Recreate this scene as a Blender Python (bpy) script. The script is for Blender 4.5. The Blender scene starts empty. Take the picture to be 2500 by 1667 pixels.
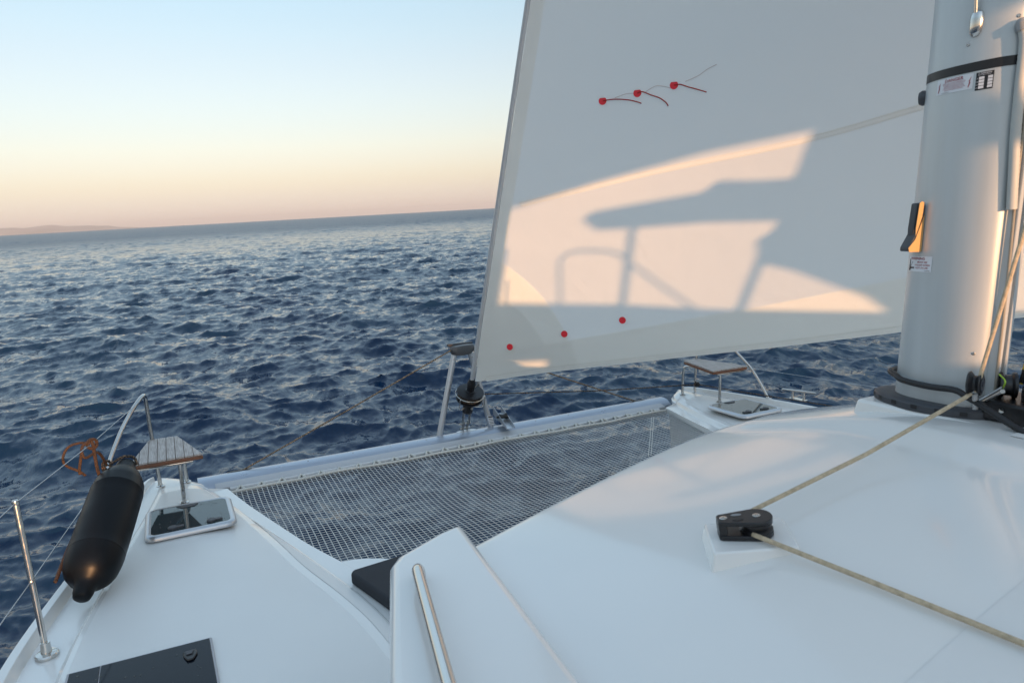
import bpy, bmesh, math, random
import numpy as np
from mathutils import Vector, Matrix, Quaternion
R = math.radians
random.seed(7); rng = np.random.default_rng(11)
S = bpy.context.scene
COL = S.collection

# ------------------------------------------------------------------ frame, camera, sky, sun
# Everything aboard is described in the boat's own frame (x starboard, y forward, z up, z=0 at the net);
# BOAT turns that frame into the level world: the boat is heeled 1.9 deg and trimmed 1.4 deg by the bow.
SEA_UP = Vector((-0.0330, -0.0244, 0.99916)).normalized()
BOAT = SEA_UP.rotation_difference(Vector((0, 0, 1))).to_matrix().to_4x4()
SEA_Z = -1.55

cam_loc = Vector((-2.846, 0, 2.2))
yaw, pitch, roll = R(26.735), R(9.0), R(-2.0906)
fw = Vector((math.sin(yaw)*math.cos(pitch), math.cos(yaw)*math.cos(pitch), -math.sin(pitch)))
rt = Vector((math.cos(yaw), -math.sin(yaw), 0)); up = rt.cross(fw)
r2 = rt*math.cos(roll) + up*math.sin(roll); u2 = -rt*math.sin(roll) + up*math.cos(roll)
cm = Matrix((r2, u2, -fw)).transposed().to_4x4(); cm.translation = cam_loc
cd = bpy.data.cameras.new('camera'); cam = bpy.data.objects.new('camera', cd); COL.objects.link(cam)
cam.matrix_world = BOAT @ cm
cd.sensor_width = 36; cd.lens = 24; cd.clip_start = 0.05; cd.clip_end = 200000
cd.dof.use_dof = True; cd.dof.focus_distance = 6.0; cd.dof.aperture_fstop = 5.0
S.camera = cam
CAMW = BOAT @ cam_loc

SUN_EL = R(6.56)
sun_b = Vector((0, -math.cos(SUN_EL), math.sin(SUN_EL)))
sun_w = (BOAT.to_3x3() @ sun_b).normalized()
sd = bpy.data.lights.new('sun', 'SUN'); sun = bpy.data.objects.new('sun', sd); COL.objects.link(sun)
sd.energy = 2.6; sd.angle = R(0.6); sd.color = (1.0, 0.54, 0.25)
sun.rotation_euler = sun_w.to_track_quat('Z', 'Y').to_euler()

W = bpy.data.worlds.new('World'); S.world = W; W.use_nodes = True
nt = W.node_tree; nt.nodes.clear()
out = nt.nodes.new('ShaderNodeOutputWorld'); bg = nt.nodes.new('ShaderNodeBackground')
sky = nt.nodes.new('ShaderNodeTexSky'); sky.sky_type = 'NISHITA'; sky.sun_disc = False
sky.sun_elevation = math.asin(sun_w.z); sky.sun_rotation = math.atan2(sun_w.x, sun_w.y)
sky.altitude = 0; sky.air_density = 1.0; sky.dust_density = 0.3; sky.ozone_density = 1.0
bg.inputs[1].default_value = 0.133
# late-day sky: paler, pinker towards the horizon and slower to darken overhead than the clear-air model, the same all round
gc = nt.nodes.new('ShaderNodeTexCoord'); sx_n = nt.nodes.new('ShaderNodeSeparateXYZ'); nt.links.new(gc.outputs['Generated'], sx_n.inputs[0])
rp = nt.nodes.new('ShaderNodeValToRGB'); cr_ = rp.color_ramp; cr_.interpolation = 'B_SPLINE'
stops = [(0, (.41, .45, 1.05)), (.021, (.39, .41, .82)), (.045, (.47, .42, .58)), (.07, (.56, .48, .59)), (.094, (.63, .53, .59)), (.141, (.73, .62, .64)), (.19, (.82, .69, .69)), (.233, (.86, .75, .73)), (.31, (.92, .87, .83)), (.5, (1.7, 1.52, 1.38)), (1, (3.2, 2.72, 2.3))]
while len(cr_.elements) < len(stops): cr_.elements.new(.5)
for e_, (p_, c_) in zip(cr_.elements, stops): e_.position = p_; e_.color = (c_[0]/3, c_[1]/3, c_[2]/3, 1)
nt.links.new(sx_n.outputs['Z'], rp.inputs[0])
mu = nt.nodes.new('ShaderNodeMix'); mu.data_type = 'RGBA'; mu.blend_type = 'MULTIPLY'; mu.inputs[0].default_value = 1; mu.clamp_result = False
sc3 = nt.nodes.new('ShaderNodeVectorMath'); sc3.operation = 'SCALE'; sc3.inputs['Scale'].default_value = 3.0
nt.links.new(sky.outputs[0], mu.inputs[6]); nt.links.new(rp.outputs[0], mu.inputs[7]); nt.links.new(mu.outputs[2], sc3.inputs[0])
nt.links.new(sc3.outputs[0], bg.inputs[0]); nt.links.new(bg.outputs[0], out.inputs[0])

S.view_settings.view_transform = 'Standard'; S.view_settings.look = 'None'
S.view_settings.exposure = 1.14; S.view_settings.gamma = 1.0
S.render.engine = 'CYCLES'
S.cycles.use_denoising = True
S.cycles.max_bounces = 6; S.cycles.caustics_reflective = False; S.cycles.caustics_refractive = False
S.cycles.sample_clamp_indirect = 4.0

# ------------------------------------------------------------------ materials
MATS = {}
def mat(name, col, rough=.5, metal=0., bump=0., bscale=40., var=0., vscale=6., coat=0., spec=.5, detail=4., stretch=None, rvar=0.):
    if name in MATS: return MATS[name]
    m = bpy.data.materials.new(name); m.use_nodes = True; MATS[name] = m
    n = m.node_tree.nodes; l = m.node_tree.links; b = n['Principled BSDF']
    b.inputs['Base Color'].default_value = (*col, 1); b.inputs['Roughness'].default_value = rough
    b.inputs['Metallic'].default_value = metal; b.inputs['Specular IOR Level'].default_value = spec
    if coat: b.inputs['Coat Weight'].default_value = coat; b.inputs['Coat Roughness'].default_value = .08
    tc = n.new('ShaderNodeTexCoord'); vec = tc.outputs['Object']
    if stretch:
        mp = n.new('ShaderNodeMapping'); mp.inputs['Scale'].default_value = stretch
        l.new(vec, mp.inputs[0]); vec = mp.outputs[0]
    if var or rvar:
        t = n.new('ShaderNodeTexNoise'); t.inputs['Scale'].default_value = vscale; t.inputs['Detail'].default_value = detail
        l.new(vec, t.inputs['Vector'])
        if var:
            r = n.new('ShaderNodeMapRange'); r.inputs[3].default_value = 1-var; r.inputs[4].default_value = 1+var*.5
            r.inputs[1].default_value = .3; r.inputs[2].default_value = .7
            l.new(t.outputs[0], r.inputs[0])
            mx = n.new('ShaderNodeMix'); mx.data_type = 'RGBA'; mx.blend_type = 'MULTIPLY'; mx.inputs[0].default_value = 1
            mx.inputs[6].default_value = (*col, 1); l.new(r.outputs[0], mx.inputs[7]); l.new(mx.outputs[2], b.inputs['Base Color'])
        if rvar:
            r2_ = n.new('ShaderNodeMapRange'); r2_.inputs[1].default_value = .3; r2_.inputs[2].default_value = .7
            r2_.inputs[3].default_value = max(rough-rvar, .02); r2_.inputs[4].default_value = rough+rvar
            l.new(t.outputs[0], r2_.inputs[0]); l.new(r2_.outputs[0], b.inputs['Roughness'])
    if bump:
        t2 = n.new('ShaderNodeTexNoise'); t2.inputs['Scale'].default_value = bscale; t2.inputs['Detail'].default_value = 3
        l.new(vec, t2.inputs['Vector'])
        bp = n.new('ShaderNodeBump'); bp.inputs['Strength'].default_value = bump; bp.inputs['Distance'].default_value = .004
        l.new(t2.outputs[0], bp.inputs['Height']); l.new(bp.outputs[0], b.inputs['Normal'])
    return m

gel = mat('gelcoat', (.79, .785, .765), .18, var=.03, vscale=1.3, rvar=.06, coat=.6)
alu = mat('anodised_aluminium', (.55, .57, .60), .36, .75, var=.05, vscale=9, rvar=.06, stretch=(1, 1, .15))
beam_alu = mat('beam_aluminium', (.42, .46, .53), .32, .6, var=.04, vscale=7, rvar=.05)
steel = mat('stainless_steel', (.62, .60, .57), .14, 1.0, rvar=.05, vscale=20)
dsteel = mat('worn_steel', (.42, .41, .40), .3, 1.0, rvar=.1, vscale=30)
black = mat('black_plastic', (.012, .012, .014), .35, bump=.1, bscale=200)
dgrey = mat('dark_grey_plastic', (.06, .063, .072), .5, bump=.1, bscale=120)
glass = mat('tinted_acrylic', (.03, .045, .05), .04, spec=.6)
glass_dark = mat('dark_acrylic', (.006, .009, .015), .06, spec=.2)
mat('cushion', (.018, .021, .028), .75, bump=.3, bscale=250, var=.2, vscale=5)
rope_tan = mat('tan_rope', (.55, .44, .30), .8, bump=.6, bscale=300, var=.25, vscale=60)
white_rope = mat('white_webbing', (.62, .60, .55), .8, bump=.4, bscale=200, var=.1)
red = mat('red_vinyl', (.72, .015, .03), .5)
stick_white = mat('white_vinyl', (.78, .78, .80), .4)
stick_red = mat('red_print', (.35, .02, .04), .5)
stick_black = mat('black_print', (.015, .015, .018), .5)
yellow = mat('sunlit_yellow_grip', (.58, .33, .12), .55, bump=.15, bscale=150)  # warm sunlight on the step's aft faces is put into this colour
hose_m = mat('pale_ribbed_hose', (.50, .50, .47), .55)
wire_m = mat('wire_rope', (.5, .5, .5), .35, 1.0)

def flecked(name, base, fleck, scale):
    m = mat(name, base, .8, bump=.5, bscale=260); n = m.node_tree.nodes; l = m.node_tree.links
    tc = n.new('ShaderNodeTexCoord'); v = n.new('ShaderNodeTexVoronoi'); v.inputs['Scale'].default_value = scale
    l.new(tc.outputs['Object'], v.inputs['Vector'])
    g = n.new('ShaderNodeMath'); g.operation = 'GREATER_THAN'; g.inputs[1].default_value = .66
    sp = n.new('ShaderNodeSeparateColor'); l.new(v.outputs['Color'], sp.inputs[0]); l.new(sp.outputs[0], g.inputs[0])
    mx = n.new('ShaderNodeMix'); mx.data_type = 'RGBA'; mx.inputs[6].default_value = (*base, 1); mx.inputs[7].default_value = (*fleck, 1)
    l.new(g.outputs[0], mx.inputs[0]); l.new(mx.outputs[2], n['Principled BSDF'].inputs['Base Color'])
    return m
rope_orange = flecked('orange_black_rope', (.035, .022, .016), (.10, .045, .022), 300)
rope_yel = flecked('black_yellow_rope', (.012, .012, .012), (.65, .45, .05), 55)
rope_blue = flecked('black_blue_rope', (.014, .014, .018), (.04, .25, .65), 55)
rope_brown = flecked('brown_grey_rope', (.10, .075, .055), (.42, .28, .17), 160)
rope_dark = flecked('dark_furling_rope', (.02, .02, .02), (.20, .12, .07), 160)

# non-skid deck: gelcoat with a fine moulded diamond pattern
def nonskid():
    m = mat('nonskid_gelcoat', (.745, .745, .73), .34, var=.035, vscale=1.1); n = m.node_tree.nodes; l = m.node_tree.links
    tc = n.new('ShaderNodeTexCoord'); v = n.new('ShaderNodeTexVoronoi'); v.distance = 'CHEBYCHEV'; v.inputs['Randomness'].default_value = 0
    v.inputs['Scale'].default_value = 130
    mp = n.new('ShaderNodeMapping'); mp.inputs['Rotation'].default_value = (0, 0, R(45)); mp.inputs['Scale'].default_value = (1, 1, .01)
    l.new(tc.outputs['Object'], mp.inputs[0]); l.new(mp.outputs[0], v.inputs['Vector'])
    bp = n.new('ShaderNodeBump'); bp.inputs['Strength'].default_value = .22; bp.inputs['Distance'].default_value = .002
    l.new(v.outputs['Distance'], bp.inputs['Height']); l.new(bp.outputs[0], n['Principled BSDF'].inputs['Normal'])
    return m
nsk = nonskid()

def wood():
    m = mat('weathered_teak', (.33, .27, .23), .7); n = m.node_tree.nodes; l = m.node_tree.links
    tc = n.new('ShaderNodeTexCoord'); mp = n.new('ShaderNodeMapping'); mp.inputs['Scale'].default_value = (60, 4, 60)
    t = n.new('ShaderNodeTexNoise'); t.inputs['Scale'].default_value = 2.0; t.inputs['Detail'].default_value = 6
    l.new(tc.outputs['Object'], mp.inputs[0]); l.new(mp.outputs[0], t.inputs['Vector'])
    cr = n.new('ShaderNodeValToRGB'); cr.color_ramp.elements[0].position = .3; cr.color_ramp.elements[0].color = (.30, .26, .235, 1)
    cr.color_ramp.elements[1].position = .7; cr.color_ramp.elements[1].color = (.54, .50, .47, 1)
    l.new(t.outputs[0], cr.inputs[0]); l.new(cr.outputs[0], n['Principled BSDF'].inputs['Base Color'])
    bp = n.new('ShaderNodeBump'); bp.inputs['Strength'].default_value = .4; bp.inputs['Distance'].default_value = .002
    l.new(t.outputs[0], bp.inputs['Height']); l.new(bp.outputs[0], n['Principled BSDF'].inputs['Normal'])
    return m
teak = wood()
teak_edge = mat('oiled_teak_edge', (.20, .085, .045), .5, var=.3, vscale=30, stretch=(.2, 1, 1))

def sailcloth(name, c, tr=.22):
    m = bpy.data.materials.new(name); m.use_nodes = True; n = m.node_tree.nodes; l = m.node_tree.links; n.clear()
    o = n.new('ShaderNodeOutputMaterial'); d = n.new('ShaderNodeBsdfPrincipled'); t = n.new('ShaderNodeBsdfTranslucent'); mx = n.new('ShaderNodeMixShader')
    d.inputs['Base Color'].default_value = (*c, 1); d.inputs['Roughness'].default_value = .55; d.inputs['Specular IOR Level'].default_value = .25
    t.inputs[0].default_value = (c[0]*.97, c[1]*.97, c[2]*.96, 1); mx.inputs[0].default_value = tr
    l.new(d.outputs[0], mx.inputs[1]); l.new(t.outputs[0], mx.inputs[2]); l.new(mx.outputs[0], o.inputs[0])
    tc = n.new('ShaderNodeTexCoord')
    t1 = n.new('ShaderNodeTexNoise'); t1.inputs['Scale'].default_value = 3.0; t1.inputs['Detail'].default_value = 3; t1.inputs['Distortion'].default_value = .6
    t2 = n.new('ShaderNodeTexNoise'); t2.inputs['Scale'].default_value = 220; t2.inputs['Detail'].default_value = 2
    l.new(tc.outputs['Object'], t1.inputs['Vector']); l.new(tc.outputs['Object'], t2.inputs['Vector'])
    b1 = n.new('ShaderNodeBump'); b1.inputs['Strength'].default_value = .35; b1.inputs['Distance'].default_value = .02
    b2 = n.new('ShaderNodeBump'); b2.inputs['Strength'].default_value = .12; b2.inputs['Distance'].default_value = .001
    l.new(t1.outputs[0], b1.inputs['Height']); l.new(t2.outputs[0], b2.inputs['Height']); l.new(b1.outputs[0], b2.inputs['Normal'])
    l.new(b2.outputs[0], d.inputs['Normal'])
    return m
sail_m = sailcloth('sailcloth', (.91, .915, .90), .44)
sail_m2 = sailcloth('foot_panel_cloth', (.91, .91, .87), .2)
seam_m = sailcloth('seam_cloth', (.90, .90, .87), .2)

# ------------------------------------------------------------------ mesh helpers
class MB:
    def __init__(s): s.v = []; s.f = []
    def add(s, vs, fs):
        o = len(s.v); s.v += [Vector(p) for p in vs]; s.f += [tuple(o+i for i in f) for f in fs]; return s
    def box(s, lo, hi):
        (a, b, c), (d, e, f) = lo, hi
        return s.add([(a,b,c),(d,b,c),(d,e,c),(a,e,c),(a,b,f),(d,b,f),(d,e,f),(a,e,f)],
                     [(0,3,2,1),(4,5,6,7),(0,1,5,4),(1,2,6,5),(2,3,7,6),(3,0,4,7)])
    def tube(s, pts, r, n=10, caps=True):
        pts = [Vector(p) for p in pts]; rs = r if isinstance(r, (list, tuple)) else [r]*len(pts)
        t0 = (pts[1]-pts[0]).normalized(); a = t0.orthogonal().normalized(); vs = []; fs = []
        for i, p in enumerate(pts):
            t = ((pts[min(i+1, len(pts)-1)]-pts[max(i-1, 0)])).normalized()
            a = (a - t*a.dot(t)).normalized(); b = t.cross(a)
            for k in range(n):
                w = 2*math.pi*k/n; vs.append(p + (a*math.cos(w)+b*math.sin(w))*rs[i])
        for i in range(len(pts)-1):
            for k in range(n):
                k2 = (k+1) % n; fs.append((i*n+k, i*n+k2, (i+1)*n+k2, (i+1)*n+k))
        if caps:
            fs.append(tuple(reversed(range(n)))); fs.append(tuple((len(pts)-1)*n+k for k in range(n)))
        return s.add(vs, fs)
    def lathe(s, c, axis, prof, n=24):
        c = Vector(c); ax = Vector(axis).normalized(); a = ax.orthogonal().normalized(); b = ax.cross(a); vs = []; fs = []
        for (r, h) in prof:
            for k in range(n):
                w = 2*math.pi*k/n; vs.append(c + ax*h + (a*math.cos(w)+b*math.sin(w))*max(r, 1e-4))
        for i in range(len(prof)-1):
            for k in range(n):
                k2 = (k+1) % n; fs.append((i*n+k, i*n+k2, (i+1)*n+k2, (i+1)*n+k))
        fs.append(tuple(reversed(range(n)))); fs.append(tuple((len(prof)-1)*n+k for k in range(n)))
        return s.add(vs, fs)
    def prism(s, poly, vec):
        vec = Vector(vec); n = len(poly); poly = [Vector(p) for p in poly]
        vs = poly + [p+vec for p in poly]
        fs = [tuple(reversed(range(n))), tuple(range(n, 2*n))] + [(i, (i+1) % n, n+(i+1) % n, n+i) for i in range(n)]
        return s.add(vs, fs)
    def grid(s, rows):
        nr = len(rows); nc = len(rows[0]); o = len(s.v)
        s.v += [Vector(p) for r in rows for p in r]
        for i in range(nr-1):
            for j in range(nc-1):
                s.f.append((o+i*nc+j, o+i*nc+j+1, o+(i+1)*nc+j+1, o+(i+1)*nc+j))
        return s
    def build(s, name, m, parent=None, smooth=True, bevel=0., bseg=2, angle=35, solid=0., weld=False):
        base = ORG.get(parent.name, Vector()) if parent else Vector()
        me = bpy.data.meshes.new(name); me.from_pydata([tuple(p-base) for p in s.v], [], s.f); me.update()
        bm = bmesh.new(); bm.from_mesh(me)
        if weld: bmesh.ops.remove_doubles(bm, verts=bm.verts, dist=1e-4)
        bmesh.ops.recalc_face_normals(bm, faces=bm.faces)
        if smooth:
            for f in bm.faces: f.smooth = True
            for e in bm.edges:
                if len(e.link_faces) == 2 and e.calc_face_angle(0) > R(angle): e.smooth = False
        bm.to_mesh(me); bm.free(); me.materials.append(m)
        o = bpy.data.objects.new(name, me); COL.objects.link(o)
        if parent: o.parent = parent; ORG[o.name] = base
        else: TOP.append(o); ORG[o.name] = Vector()
        if solid:
            q = o.modifiers.new('thickness', 'SOLIDIFY'); q.thickness = solid; q.offset = 0
        if bevel:
            q = o.modifiers.new('bevel', 'BEVEL'); q.width = bevel; q.segments = bseg; q.limit_method = 'ANGLE'; q.angle_limit = R(25)
            q.harden_normals = False
        return o
ORG = {}; TOP = []
def thing(name, label, cat, loc, group=None):
    o = bpy.data.objects.new(name, None); COL.objects.link(o); o.location = loc; o.empty_display_size = .1
    ORG[o.name] = Vector(loc); TOP.append(o); tag(o, label, cat, group); return o
def tag(o, label, cat, group=None):
    o['label'] = label; o['category'] = cat
    if group: o['group'] = group
    return o
def smooth_path(pts, n=6):
    P = [Vector(p) for p in pts]; out_ = []
    for i in range(len(P)-1):
        p0 = P[max(i-1, 0)]; p1 = P[i]; p2 = P[i+1]; p3 = P[min(i+2, len(P)-1)]
        for k in range(n):
            t = k/n
            out_.append(.5*((2*p1)+(p2-p0)*t+(2*p0-5*p1+4*p2-p3)*t*t+(3*p1-p0-3*p2+p3)*t**3))
    out_.append(P[-1]); return out_
def lerp(a, b, t): return a+(b-a)*t
def interp(tab, y, k): return float(np.interp(y, [r[0] for r in tab], [r[k] for r in tab]))

# ------------------------------------------------------------------ sea
def ocean_tile(N, L, kmin, kmax, rms, wdir, spread, seed, power=3.2):
    r = np.random.default_rng(seed); k1 = np.fft.fftfreq(N, L/N)*2*np.pi
    kx, ky = np.meshgrid(k1, k1, indexing='ij'); k = np.hypot(kx, ky); k[0, 0] = 1
    c = (kx*math.cos(wdir)+ky*math.sin(wdir))/k
    a = k**(-power)*np.exp(-(kmin/k)**2*.9)*np.exp(-(k/kmax)**2)*np.abs(c)**spread
    a = np.where(c < 0, a*.12, a); a[0, 0] = 0
    h = np.sqrt(a)*(r.normal(size=(N, N))+1j*r.normal(size=(N, N)))
    z = np.fft.ifft2(h); sc = rms/z.real.std()
    dx = np.fft.ifft2(-1j*h*kx/k).real*sc; dy = np.fft.ifft2(-1j*h*ky/k).real*sc
    return z.real*sc, dx, dy, N, L
def sample(tile, x, y):
    z, dx, dy, N, L = tile; u = (x/L % 1)*N; v = (y/L % 1)*N
    i = np.floor(u).astype(int); j = np.floor(v).astype(int); fu = u-i; fv = v-j; i %= N; j %= N; i2 = (i+1) % N; j2 = (j+1) % N
    return [A[i, j]*(1-fu)*(1-fv)+A[i2, j]*fu*(1-fv)+A[i, j2]*(1-fu)*fv+A[i2, j2]*fu*fv for A in (z, dx, dy)]
def make_sea():
    WD = R(-118)
    tiles = [ocean_tile(512, 83.0, .70, 7, .082, WD, 3.0, 1), ocean_tile(512, 23.7, 2.6, 22, .042, WD+.35, 1.8, 2), ocean_tile(512, 6.1, 11, 90, .0100, WD-.4, .6, 3)]
    head = math.degrees(math.atan2(fw.x, fw.y))
    az = np.radians(np.concatenate([np.linspace(head-62, head+62, 1150), np.linspace(head+62, head+298, 150)[1:-1]]))
    rr = np.concatenate([np.geomspace(.6, 4, 30)[:-1], np.geomspace(4, 1500, 980), np.geomspace(1500, 60000, 50)[1:]])
    A, Rr = np.meshgrid(az, rr)
    x0 = CAMW.x+Rr*np.sin(A); y0 = CAMW.y+Rr*np.cos(A)
    z = np.zeros_like(x0); dx = np.zeros_like(x0); dy = np.zeros_like(x0)
    for t, far in zip(tiles, (1400, 700, 160)):
        fade = np.clip(1.6-Rr/far, 0, 1); rot = .31*t[4]; ca, sa = math.cos(rot), math.sin(rot)
        a, b, c = sample(t, x0, y0)
        z += a*fade; dx -= b*fade*1.1; dy -= c*fade*1.1
    gust = .8+.35*np.sin(x0*.021+1.3*np.sin(y0*.017))*np.sin(y0*.026+.7)
    z = z*gust+SEA_Z
    x = x0+dx*gust; y = y0+dy*gust
    nr, nc = x.shape
    co = np.stack([x, y, z], -1).reshape(-1, 3)
    i = np.arange(nr-1)[:, None]; j = np.arange(nc)[None, :]; j2 = (j+1) % nc
    q = np.stack(np.broadcast_arrays(i*nc+j, (i+1)*nc+j, (i+1)*nc+j2, i*nc+j2), -1).reshape(-1, 4)
    me = bpy.data.meshes.new('sea'); nf = len(q)
    me.vertices.add(len(co)); me.vertices.foreach_set('co', co.ravel())
    me.loops.add(nf*4); me.loops.foreach_set('vertex_index', q.ravel().astype(np.int32))
    me.polygons.add(nf); me.polygons.foreach_set('loop_start', np.arange(0, nf*4, 4, dtype=np.int32))
    me.update(calc_edges=True); me.polygons.foreach_set('use_smooth', np.ones(nf, bool)); me.validate()
    m = bpy.data.materials.new('sea_water'); m.use_nodes = True; n = m.node_tree.nodes; l = m.node_tree.links; b = n['Principled BSDF']
    b.inputs['Base Color'].default_value = (.005, .023, .060, 1); b.inputs['Roughness'].default_value = .07
    b.inputs['IOR'].default_value = 1.333; b.inputs['Specular IOR Level'].default_value = .5
    tc = n.new('ShaderNodeTexCoord'); mp = n.new('ShaderNodeMapping'); mp.inputs['Rotation'].default_value = (0, 0, WD); mp.inputs['Scale'].default_value = (1, .45, 1)
    l.new(tc.outputs['Object'], mp.inputs[0])
    prev = None
    for sc_, st, ds in ((.16, .6, 2.0), (.7, .55, .34), (2.2, .4, .09), (9, .3, .022), (34, .2, .006)):
        t = n.new('ShaderNodeTexNoise'); t.inputs['Scale'].default_value = sc_; t.inputs['Detail'].default_value = 4; t.inputs['Distortion'].default_value = .5
        l.new(mp.outputs[0], t.inputs['Vector']); bp = n.new('ShaderNodeBump'); bp.inputs['Strength'].default_value = st; bp.inputs['Distance'].default_value = ds
        l.new(t.outputs[0], bp.inputs['Height'])
        if prev: l.new(prev.outputs[0], bp.inputs['Normal'])
        prev = bp
    l.new(prev.outputs[0], b.inputs['Normal'])
    # ripples too fine for the mesh out there are carried as roughness of the open water
    ge = n.new('ShaderNodeNewGeometry'); le = n.new('ShaderNodeVectorMath'); le.operation = 'LENGTH'; l.new(ge.outputs['Position'], le.inputs[0])
    mr = n.new('ShaderNodeMapRange'); mr.interpolation_type = 'SMOOTHSTEP'; mr.inputs[1].default_value = 25; mr.inputs[2].default_value = 330; mr.inputs[3].default_value = .05; mr.inputs[4].default_value = .36
    l.new(le.outputs['Value'], mr.inputs[0]); l.new(mr.outputs[0], b.inputs['Roughness'])
    me.materials.append(m)
    o = bpy.data.objects.new('sea', me); COL.objects.link(o); o['kind'] = 'structure'
make_sea()

# ------------------------------------------------------------------ far coast on the horizon, port bow
def make_hills():
    m = mat('far_hills', (.36, .29, .25), .9, var=.3, vscale=.0006)
    D = 30000.; pts = []
    th0 = math.atan2(fw.x, fw.y)
    rows = []
    N = 220
    a0, a1 = R(-24), R(7)
    r_ = np.random.default_rng(5); ph = r_.uniform(0, 6.28, 12)
    for d in np.linspace(0, 1, 14):
        row = []
        for i in range(N):
            t = i/(N-1); a = a0+(a1-a0)*t
            base = np.interp(math.degrees(a), [-24, -16, -13, -10.5, -9, -7.2, -6, -4, -2, 0, 3, 7], [150, 240, 330, 430, 400, 420, 340, 250, 130, 50, 20, 0])
            wob = sum(math.sin(a*40*(k+1.3)+ph[k]+d*1.5)*40/(k+1) for k in range(8))
            prof = math.sin(math.pi*d)**.8
            h = max(base+wob*min(base/200, 1), 0)*prof*.72
            rr = D+(d-.5)*5200
            row.append((CAMW.x+rr*math.sin(a), CAMW.y+rr*math.cos(a), SEA_Z-25+h))
        rows.append(row)
    mb = MB().grid(rows); o = mb.build('hills', m); TOP.remove(o); o['kind'] = 'structure'
make_hills()

# ------------------------------------------------------------------ the catamaran
boat = thing('catamaran', 'white catamaran deck, bows and cabin roof filling the foreground', 'catamaran', (0, 2, 0))
#        y     xi    xc    w    xg    xo    d
HULL = [(-3.0, 1.93, 1.96, .08, 3.62, 3.98, .11),
        (1.0, 1.93, 1.96, .08, 3.62, 3.98, .11),
        (3.0, 1.78, 1.86, .10, 3.58, 3.90, .11),
        (3.6, 1.80, 1.90, .12, 3.53, 3.83, .11),
        (4.03, 1.84, 1.985, .13, 3.49, 3.79, .112),
        (4.3, 1.91, 2.06, .135, 3.45, 3.74, .115),
        (4.5, 1.98, 2.115, .13, 3.41, 3.70, .118),
        (4.81, 2.10, 2.20, .10, 3.36, 3.63, .122),
        (5.4, 2.255, 2.363, .055, 3.25, 3.50, .126),
        (5.9, 2.383, 2.50, .03, 3.15, 3.39, .125),
        (6.3, 2.48, 2.62, .02, 3.09, 3.30, .115),
        (6.50, 2.525, 2.69, .02, 3.06, 3.25, .11),
        (6.515, 2.685, 2.70, .02, 3.06, 3.25, .11),
        (6.62, 2.73, 2.745, .02, 3.05, 3.225, .108),
        (6.72, 2.80, 2.815, .02, 3.04, 3.195, .105),
        (6.80, 2.90, 2.915, .02, 3.05, 3.165, .10),
        (6.87, 3.00, 3.01, .01, 3.07, 3.125, .09)]
def smooth_stations():
    ys = np.linspace(-3, 6.46, 96); tab = []
    k = np.exp(-np.linspace(-2, 2, 21)**2); k /= k.sum()
    for y in ys:
        row = [y]
        for c in range(1, 7): row.append(float(sum(q*np.interp(y+dy_, [r[0] for r in HULL[:12]], [r[c] for r in HULL[:12]]) for q, dy_ in zip(k, np.linspace(-.35, .35, 21))) if y < 6.0 else np.interp(y, [r[0] for r in HULL], [r[c] for r in HULL])))
        tab.append(tuple(row))
    return tab+HULL[11:]
HULL = smooth_stations()
def flange_z(y): return .032*min(1, max(0, (6.0-y)/1.2))
def panel_z(y, x):
    xc, w, xg, d = (interp(HULL, y, k) for k in (2, 3, 4, 6)); mid = (xc+w+xg)/2; fz = flange_z(y)
    return float(np.interp(x, [xc, xc+.010, xc+w, lerp(xc+w, mid, .22), lerp(xc+w, mid, .5), mid, lerp(mid, xg, .6), xg], [fz+.003, fz+.016, lerp(fz+.016, d, .36), lerp(fz, d, .62), lerp(fz, d, .84), d, d, d-.012]))
def hull(sgn):
    rows = []
    for (y, xi, xc, w, xg, xo, d) in HULL:
        fz = flange_z(y) if xc-xi > .03 else .03
        mid = (xc+w+xg)/2; gd = min(.03, (xo-xg)*.12)
        sec = [(xi+.16, -2.1), (xi+.06, -.10), (xi, -.06), (xi, fz), (xc, fz+.003), (xc+.010, fz+.016), (xc+w, lerp(fz+.016, d, .36)), (lerp(xc+w, mid, .22), lerp(fz, d, .62)), (lerp(xc+w, mid, .5), lerp(fz, d, .84)), (mid, d), (lerp(mid, xg, .6), d), (xg, d-.012),
               (xg+.03, d-gd-.012), (lerp(xg, xo, .72), d-gd-.012), (lerp(xg, xo, .8), d+.02), (lerp(xg, xo, .95), d+.024), (xo, d), (xo+.01, d-.15), (xo-.05*(xo-xi), -1.0), (xo-.22*(xo-xi), -2.1)]
        rows.append([(sgn*x, y, z) for (x, z) in sec])
    mb = MB().grid(rows); n = len(rows[0]); o = len(mb.v)-n; mb.f.append(tuple(range(o, o+n)))
    h = mb.build('port_hull' if sgn < 0 else 'starboard_hull', gel, boat, angle=50, bevel=.012, bseg=3)
    h['label'] = 'port bow deck beside the fender' if sgn < 0 else 'far starboard bow deck beyond the net'
    # moulded non-skid panels laid on the deck, either side of the fore hatch
    rows = []
    for y in np.linspace(1.0, 6.35, 60):
        xc, w, xg, d = (interp(HULL, y, k) for k in (2, 3, 4, 6)); a = xc+w+.05; b = xg-.03; mid = (xc+w+xg)/2
        r_ = []
        for t in np.linspace(0, 1, 25):
            x = lerp(a, b, t); r_.append((sgn*x, y, panel_z(y, x)+.003))
        rows.append(r_)
    MB().grid(rows).build('nonskid_panel', nsk, h)
    rows = []
    for y in np.linspace(1.0, 5.5, 50):
        xc, w, d = (interp(HULL, y, k) for k in (2, 3, 6))
        rows.append([(sgn*lerp(xc+.025, xc+w-.015, t), y, panel_z(y, lerp(xc+.025, xc+w-.015, t))+.003) for t in (0, .5, 1)])
    MB().grid(rows).build('nonskid_strip', nsk, h)
    return h
ph = hull(-1); sh = hull(1)
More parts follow.
